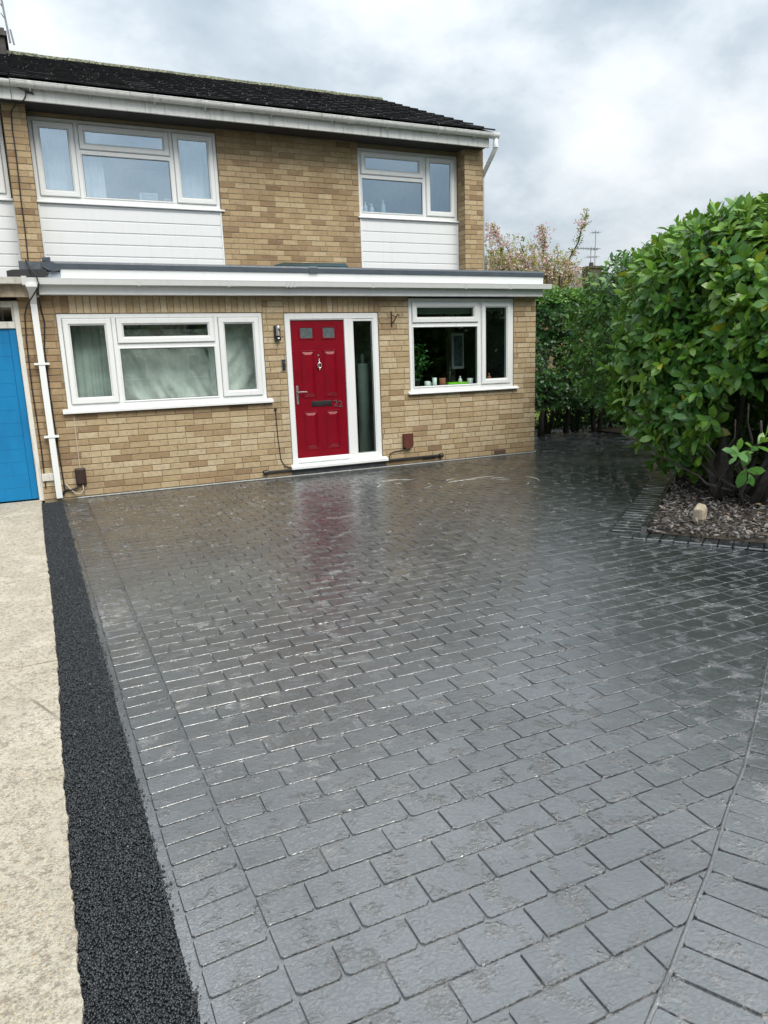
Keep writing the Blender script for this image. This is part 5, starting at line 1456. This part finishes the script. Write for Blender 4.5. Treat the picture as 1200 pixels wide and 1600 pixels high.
t = thing('laurel_hedge', (8.1, 7.35, 0.0), 'darker laurel hedge between the big bush and the back hedge', 'hedge')
stems = [((8.2 + rnd.uniform(-.5, .5), 7.5 + rnd.uniform(-.5, .5), 0), (8.1 + rnd.uniform(-1, 1), 7.4 + rnd.uniform(-1, 1), rnd.uniform(1, 2)), rnd.uniform(0.02, 0.045)) for i in range(12)]
shrub(t, (8.22, 7.45, 1.62), (1.45, 1.75, 1.18), 2.6, 2300, 7, 0.135, 33, stems, 'hedge', amp=0.14, yellow=0.008, extra=lambda b, r: b[:, 2] > 0.55 + 0.1 * r.random(len(b)))

def box_hedge(root, x0, x1, y0, y1, z0, z1, n, k, leaf, seed, mat, wav=0.10):
    rng = np.random.default_rng(seed)
    q = rng.random(n); u = rng.random(n); w = rng.random(n)
    x = x0 + (x1 - x0) * u
    face = q < 0.62
    dpt = (rng.random(n) ** 1.7) * 0.35
    y = np.where(face, y0 + dpt, y0 + (y1 - y0) * w); z = np.where(face, z0 + (z1 - z0) * w ** 0.85, z1 - dpt * 0.7)
    und = np.array([mnoise.noise(Vector((a * 1.6, b * 1.6, c * 1.6))) for a, b, c in zip(x, y, z)])
    y = y + np.where(face, und * wav * 1.8, 0); z = z + np.where(face, 0, und * wav + 0.05 * rng.random(n))
    ax = np.where(face[:, None], np.array([[0, -1.0, 0.30]]), np.array([[0, -0.2, 1.0]])) + rng.normal(0, 0.42, (n, 3))
    base = np.stack([x, y, z], 1)
    D, Nn, P, S, T = sprigs(base, ax, rng, k, leaf, 1.1)
    T = np.clip(T - 0.12 + 0.42 * (P[:, 2] > z1 - 0.10), 0, 0.9)  # sunlit top and shaded face are put into the leaf tint
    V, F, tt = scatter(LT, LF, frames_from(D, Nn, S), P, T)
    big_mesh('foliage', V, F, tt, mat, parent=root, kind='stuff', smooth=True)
t = thing('hedge', (8.6, 10.9, 0.0), 'tall clipped evergreen hedge behind the house corner, bare at its foot', 'hedge')
box_hedge(t, 6.75, 11.2, 10.62, 11.7, 0.50, 2.46, 4300, 7, 0.105, 41, 'hedge')
rnd = random.Random(9)
for i in range(26):
    x = 6.9 + i * 0.165 + rnd.uniform(-0.06, 0.06); y = 10.85 + rnd.uniform(-0.1, 0.45)
    a = (x, y, -0.05); b = (x + rnd.uniform(-0.5, 0.5), y + rnd.uniform(-0.2, 0.3), rnd.uniform(1.1, 1.9))
    limb(t, 'stem', wander(a, b, 4, 0.04, rnd), rnd.uniform(0.02, 0.055), 0.012)
# growth added in the hedge bottom to darken it, leaf tint lowered for shade
rng = np.random.default_rng(77)
n = 4200
base = np.stack([rng.uniform(7.2, 11.2, n), rng.uniform(11.0, 11.9, n), rng.uniform(0.02, 1.1, n)], 1)
base = base[~((base[:, 0] > 7.95) & (base[:, 0] < 8.55) & (base[:, 2] > 0.10) & (base[:, 2] < 0.75))]; n = len(base)
D, Nn, P_, S, T = sprigs(base, rng.normal(0, 1, (n, 3)) + [0, -0.5, 0.4], rng, 5, 0.08, 1.1)
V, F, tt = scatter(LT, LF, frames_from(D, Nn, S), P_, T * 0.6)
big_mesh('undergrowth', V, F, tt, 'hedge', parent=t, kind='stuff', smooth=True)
# hedge along the bed further back, closing the gap between the two
t = thing('hedge', (10.4, 9.4, 0.0), 'dark leafy hedge filling the corner behind the laurel hedge', 'hedge')
shrub(t, (10.35, 9.55, 1.45), (1.25, 1.5, 1.25), 3.0, 1500, 6, 0.12, 55, [((10.3 + rnd.uniform(-.4, .4), 9.4 + rnd.uniform(-.4, .4), 0), (10.3 + rnd.uniform(-.6, .6), 9.4 + rnd.uniform(-.6, .6), 1.4), 0.04) for i in range(7)], 'hedge', extra=lambda b, r: b[:, 2] > 0.45)

# flowering cherry beyond the hedge
t = thing('cherry_tree', (12.4, 16.6, 0.0), 'flowering cherry tree with pink blossom and bronze leaves beyond the hedge', 'tree')
limb(t, 'trunk', [(12.4, 16.6, -0.1), (12.35, 16.6, 0.9), (12.5, 16.55, 1.7)], 0.16, 0.11)
rnd = random.Random(12); rng = np.random.default_rng(12)
tips = [((10.15, 16, 4.10), 0), ((10.32, 16, 4.72), 1), ((10.74, 16.2, 4.40), 0), ((11.17, 16, 4.30), 0), ((11.86, 16, 4.66), 1), ((12.40, 16, 4.10), 0), ((13.30, 16, 5.13), 2), ((12.7, 16.1, 3.8), 0), ((13.2, 16.3, 3.3), 0), ((14.1, 16.2, 2.95), 0), ((14.9, 16.0, 2.75), 0),
        ((10.3, 16.4, 3.4), 0), ((11.0, 15.7, 3.7), 0), ((11.6, 16.5, 3.9), 0), ((12.2, 15.6, 3.6), 0), ((13.6, 16.8, 2.95), 0), ((14.6, 16.7, 2.7), 0), ((11.5, 17.2, 3.7), 0), ((10.0, 16.8, 3.7), 0)]
LV, LFc = leaf_template(0.5, 0.12, 0.2)
pts, axs, kind_ = [], [], []
for (tip, k_) in tips:
    mid = (12.45 + (tip[0] - 12.45) * 0.45 + rnd.uniform(-.15, .15), 16.5 + (tip[1] - 16.5) * 0.4, 1.7 + (tip[2] - 1.7) * (0.5 if k_ < 2 else 0.42))
    path = wander((12.5, 16.55, 1.65), mid, 3, 0.05, rnd)[:-1] + wander(mid, tip, 5, 0.06, rnd)
    limb(t, 'branch', path, 0.055, 0.008)
    P2 = [Vector(q) for q in path]
    for i in range(3, len(P2)):
        for j in range(16 if k_ == 2 else 12):
            f = rnd.random(); q = P2[i - 1].lerp(P2[i], f)
            sp = 0.05 if (k_ and i >= len(P2) - 3) else 0.26
            pts.append(q + Vector((rnd.gauss(0, sp), rnd.gauss(0, sp), rnd.gauss(0, sp * 0.7)))); kind_.append(k_)
            axs.append((P2[i] - P2[i - 1]).normalized() + Vector((rnd.gauss(0, .5), rnd.gauss(0, .5), rnd.gauss(0.2, .4))))
# bulk of the crown between the limbs
for i in range(1300):
    x = rnd.uniform(9.6, 15.2); top = float(np.interp(x, [9.6, 10.2, 11.0, 11.9, 12.6, 13.3, 14.2, 15.2], [3.8, 4.0, 4.0, 3.95, 3.75, 3.25, 2.95, 2.7]))
    pts.append(Vector((x, rnd.uniform(15.4, 17.4), top - abs(rnd.gauss(0, 0.42)) + 0.22 * mnoise.noise((x * 2.0, 1, 3))))); axs.append(Vector((rnd.gauss(0, .5), rnd.gauss(0, .5), 0.6 + rnd.gauss(0, .4)))); kind_.append(0)
pts = np.array([tuple(p) for p in pts]); axs = np.array([tuple(a) for a in axs]); kind_ = np.array(kind_)
sel = rng.random(len(pts)) < 0.85
D, Nn, P_, S, T = sprigs(pts[sel], axs[sel], rng, 6, 0.085, 1.0, -0.1, 0.10)
V, F, tt = scatter(LV, LFc, frames_from(D, Nn, S), P_, np.clip(T * 1.2, 0, 1))
big_mesh('foliage', V, F, tt, 'cherry_leaf', parent=t, kind='stuff')
sel = (rng.random(len(pts)) < 0.36) & (kind_ < 2) | (rng.random(len(pts)) < 0.08)
bp_ = np.repeat(pts[sel], 16, 0) + rng.normal(0, 0.055, (sel.sum() * 16, 3)); nb = len(bp_)
pet = np.array([(-0.5, -0.4, 0), (0.5, -0.4, 0.1), (0.5, 0.4, 0), (-0.5, 0.4, 0.1)]); pf = np.array([(0, 1, 2), (0, 2, 3)])
V, F, tt = scatter(pet, pf, rand_frames(nb, rng.uniform(0.025, 0.05, nb), 1.2, rng), bp_, rng.random(nb))
big_mesh('blossom', V, F, tt, 'blossom', parent=t, kind='stuff')
for (cx_, cy_, cz_, h_) in ((10.33, 16, 4.42, 0.24), (11.87, 16, 4.45, 0.22), (14.35, 16, 2.95, 0.2), (13.0, 15.9, 4.83, 0.08)):
    n_ = int(800 * h_) if h_ > 0.1 else 40; bp_ = np.array((cx_, cy_, cz_)) + rng.normal(0, 1, (n_, 3)) * np.array((0.11, 0.11, h_ * 0.7))
    V, F, tt = scatter(pet, pf, rand_frames(n_, rng.uniform(0.03, 0.05, n_), 1.2, rng), bp_, rng.random(n_) * 0.6)
    big_mesh('blossom_spray', V, F, tt, 'blossom', parent=t, kind='stuff')

# potted plant inside the kitchen window
t = thing('pot_plant', (4.70, FA + 0.19, 1.073), 'leafy green plant in a pot inside the kitchen window', 'pot plant')
mb = MB(); mb.lathe([(0.045, 0), (0.062, 0.10), (0.066, 0.10), (0.066, 0.12), (0.05, 0.115)], (4.70, FA + 0.19, 1.073), 16); mb.build('pot', 'room_dark', t, smooth=True)
rng = np.random.default_rng(4); n = 60
base = np.array((4.70, FA + 0.24, 1.42)) + rng.normal(0, 1, (n, 3)) * np.array((0.07, 0.05, 0.13))
D, Nn, P_, S, T = sprigs(base, rng.normal(0, 1, (n, 3)) + [0, -0.4, 0.3], rng, 5, 0.065, 1.0)
V, F, tt = scatter(LT, LF, frames_from(D, Nn, S), P_, T)
big_mesh('foliage', V, F, tt, 'pot_leaf', parent=t, kind='stuff', smooth=True)
limb(t, 'stem', [(4.70, FA + 0.19, 1.17), (4.69, FA + 0.21, 1.30), (4.71, FA + 0.24, 1.48)], 0.008, 0.004)

# ---------------------------------------------------------------- houses beyond
t = thing('distant_house', (38.0, 44.0, 0.0), 'distant house roof with a brick chimney beyond the cherry tree', 'house')
mb = MB(); mb.box(30.0, 46.0, 38.5, 46.5, -0.1, 5.0); mb.build('wall', 'far_brick', t)
mb = MB(); mb.add([(29.6, 38.1, 4.9), (46.4, 38.1, 4.9), (46.4, 42.5, 7.05), (29.6, 42.5, 7.05), (29.6, 46.9, 4.9), (46.4, 46.9, 4.9)], [(0, 1, 2, 3), (3, 2, 5, 4), (0, 3, 4), (1, 5, 2), (0, 4, 5, 1)])
rf = mb.build('roof', 'slate_far', t)
rr = MB()
for i in range(13):
    f0, f1 = i / 13, (i + 1) / 13
    y0, y1 = 38.1 + 4.4 * f0, 38.1 + 4.4 * f1; z0, z1 = 4.9 + 2.15 * f0, 4.9 + 2.15 * f1
    rr.add([(29.6, y0, z0 + 0.01), (46.4, y0, z0 + 0.01), (46.4, y0, z0 + 0.07), (29.6, y0, z0 + 0.07), (46.4, y1, z1 + 0.02), (29.6, y1, z1 + 0.02)], [(0, 1, 2, 3), (3, 2, 4, 5)])
rr.build('roof_tiles', 'slate_far', rf, kind='stuff')
mb = MB(); mb.box(31.70, 32.64, 37.7, 38.5, 4.5, 6.72); mb.box(31.63, 32.71, 37.63, 38.57, 6.72, 6.86)
chd = mb.build('chimney', plain('dark_brick_stack', (0.085, 0.065, 0.055), 0.9, var=0.4, scale=8, bump=0.4), t)
mb = MB(); mb.lathe([(0.16, 0), (0.13, 0.25)], (32.12, 38.1, 6.86), 12); mb.build('chimney_pot', 'stem', chd)
def aerial(name, x, y, z0, z1, booms, label):
    mb = MB(); mb.tube([(x, y, z0), (x, y, z1)], 0.028, 6)
    for (z, xa, xb, n_) in booms:
        mb.tube([(x + xa, y, z), (x + xb, y, z + 0.03)], 0.022, 5)
        for i in range(n_):
            q = x + xa + (xb - xa) * (i + 0.5) / n_
            mb.tube([(q, y - 0.32, z), (q, y + 0.32, z)], 0.012, 4); mb.tube([(q, y, z - 0.12), (q, y, z + 0.12)], 0.010, 4)
    mb.build(name, 'alu', None, origin=(x, y, z0), label=label, cat='aerial')
aerial('tv_aerial', 32.06, 38.1, 6.8, 8.02, [(7.95, -1.35, 0.6, 9), (7.45, -0.35, 0.6, 4)], 'shorter aerial with a long boom on the distant chimney')
aerial('tv_aerial', 32.66, 38.4, 5.6, 9.15, [(9.0, -0.35, 0.35, 3), (7.98, -0.5, 0.3, 3)], 'taller thin aerial mast beside the distant chimney')

# ---------------------------------------------------------------- across the street (seen only as reflections)
plane_poly('road', [(-60, -11), (60, -11), (60, -5), (-60, -5)], -0.085, 'ground', kind='structure')
for i, (x0, lab) in enumerate(((-17.0, 'brick house across the street, left one'), (-3.0, 'brick house across the street opposite the drive'), (11.0, 'brick house across the street, right one'))):
    t = thing('facing_house', (x0 + 6, -20, 0), lab, 'house')
    mb = MB(); mb.box(x0, x0 + 12.4, -27, -20, -0.1, 5.0); mb.build('wall', 'far_brick', t)
    mb = MB(); mb.prism([(-19.6, 4.9), (-23.5, 7.6), (-27.4, 4.9)], 'x', x0 - 0.2, x0 + 12.6); mb.build('roof', 'tile', t)
    for wx in (1.0, 5.2, 9.2):
        for wz in (0.9, 3.2):
            mb = MB(); mb.ring(x0 + wx, x0 + wx + 2.0, wz, wz + 1.2, 0.08, 19.9, 19.99); mb.v = [(a, -b, c) for a, b, c in mb.v]; w_ = mb.build('window', 'upvc', t)
            mb = MB(); mb.box(x0 + wx + 0.08, x0 + wx + 1.92, -19.98, -19.96, wz + 0.08, wz + 1.12); mb.build('pane', 'black', w_)
for i, (x, y, r, h, lab) in enumerate(((-6.5, -13.5, 1.9, 5.0, 'round dark tree across the street, left one'), (1.5, -14.0, 2.3, 6.2, 'tall dark tree across the street opposite the door'), (7.5, -13.0, 2.0, 4.6, 'broad dark tree across the street, right one'), (14.0, -12.0, 2.4, 5.5, 'far right dark tree across the street'))):
    t = thing('street_tree', (x, y, 0), lab, 'tree')
    limb(t, 'trunk', [(x, y, -0.1), (x + 0.05, y, h * 0.3), (x, y, h * 0.6)], 0.16, 0.08)
    rng = np.random.default_rng(90 + i)
    base, ax, d = crown(520, (x, y, h * 0.58), (r, r, h * 0.42), 2.3, rng, i, depth=0.4, amp=0.2)
    D, Nn, P_, S, T = sprigs(base, ax, rng, 6, 0.30, 1.2)
    V, F, tt = scatter(LT, LF, frames_from(D, Nn, S), P_, T)
    big_mesh('crown', V, F, tt, 'hedge', parent=t, kind='stuff')

# ---------------------------------------------------------------- marks left on the wet drive
mb = MB()
rnd = random.Random(31)
def streak(cx, cy, rx, ry, a0, a1, w):
    n = 14; prev = None; vs = []; fs = []
    for i in range(n + 1):
        a = a0 + (a1 - a0) * i / n
        ww = w * (0.25 + 0.75 * math.sin(PI * i / n)) * rnd.uniform(0.5, 1.3)
        for q in (-ww, ww): vs.append((cx + (rx + q) * math.cos(a), cy + (ry + q) * math.sin(a), 0.0022 + 0.0012 * (q > 0)))
    for i in range(n): fs.append((2 * i, 2 * i + 1, 2 * i + 3, 2 * i + 2))
    mb.add(vs, fs)
for cx, cy in ((3.60, 7.55), (4.75, 7.10)):
    for i in range(5):
        rr_ = rnd.uniform(0.18, 0.62); a0 = rnd.uniform(0, 2 * PI)
        streak(cx + rnd.gauss(0, 0.05), cy + rnd.gauss(0, 0.05), rr_, rr_ * 0.9, a0, a0 + rnd.uniform(0.4, 1.1), rnd.uniform(0.003, 0.007))
for i in range(5): streak(4.2 + rnd.gauss(0, 0.12), 7.45 + rnd.gauss(0, 0.12), 0.15, 0.06, rnd.uniform(0, 3), rnd.uniform(3, 4), 0.006)
mb.build('sealer_swirl', 'foam', None, origin=(4.1, 7.4, 0), kind='stuff', label='white swirls of dried residue on the drive before the door', cat='residue')
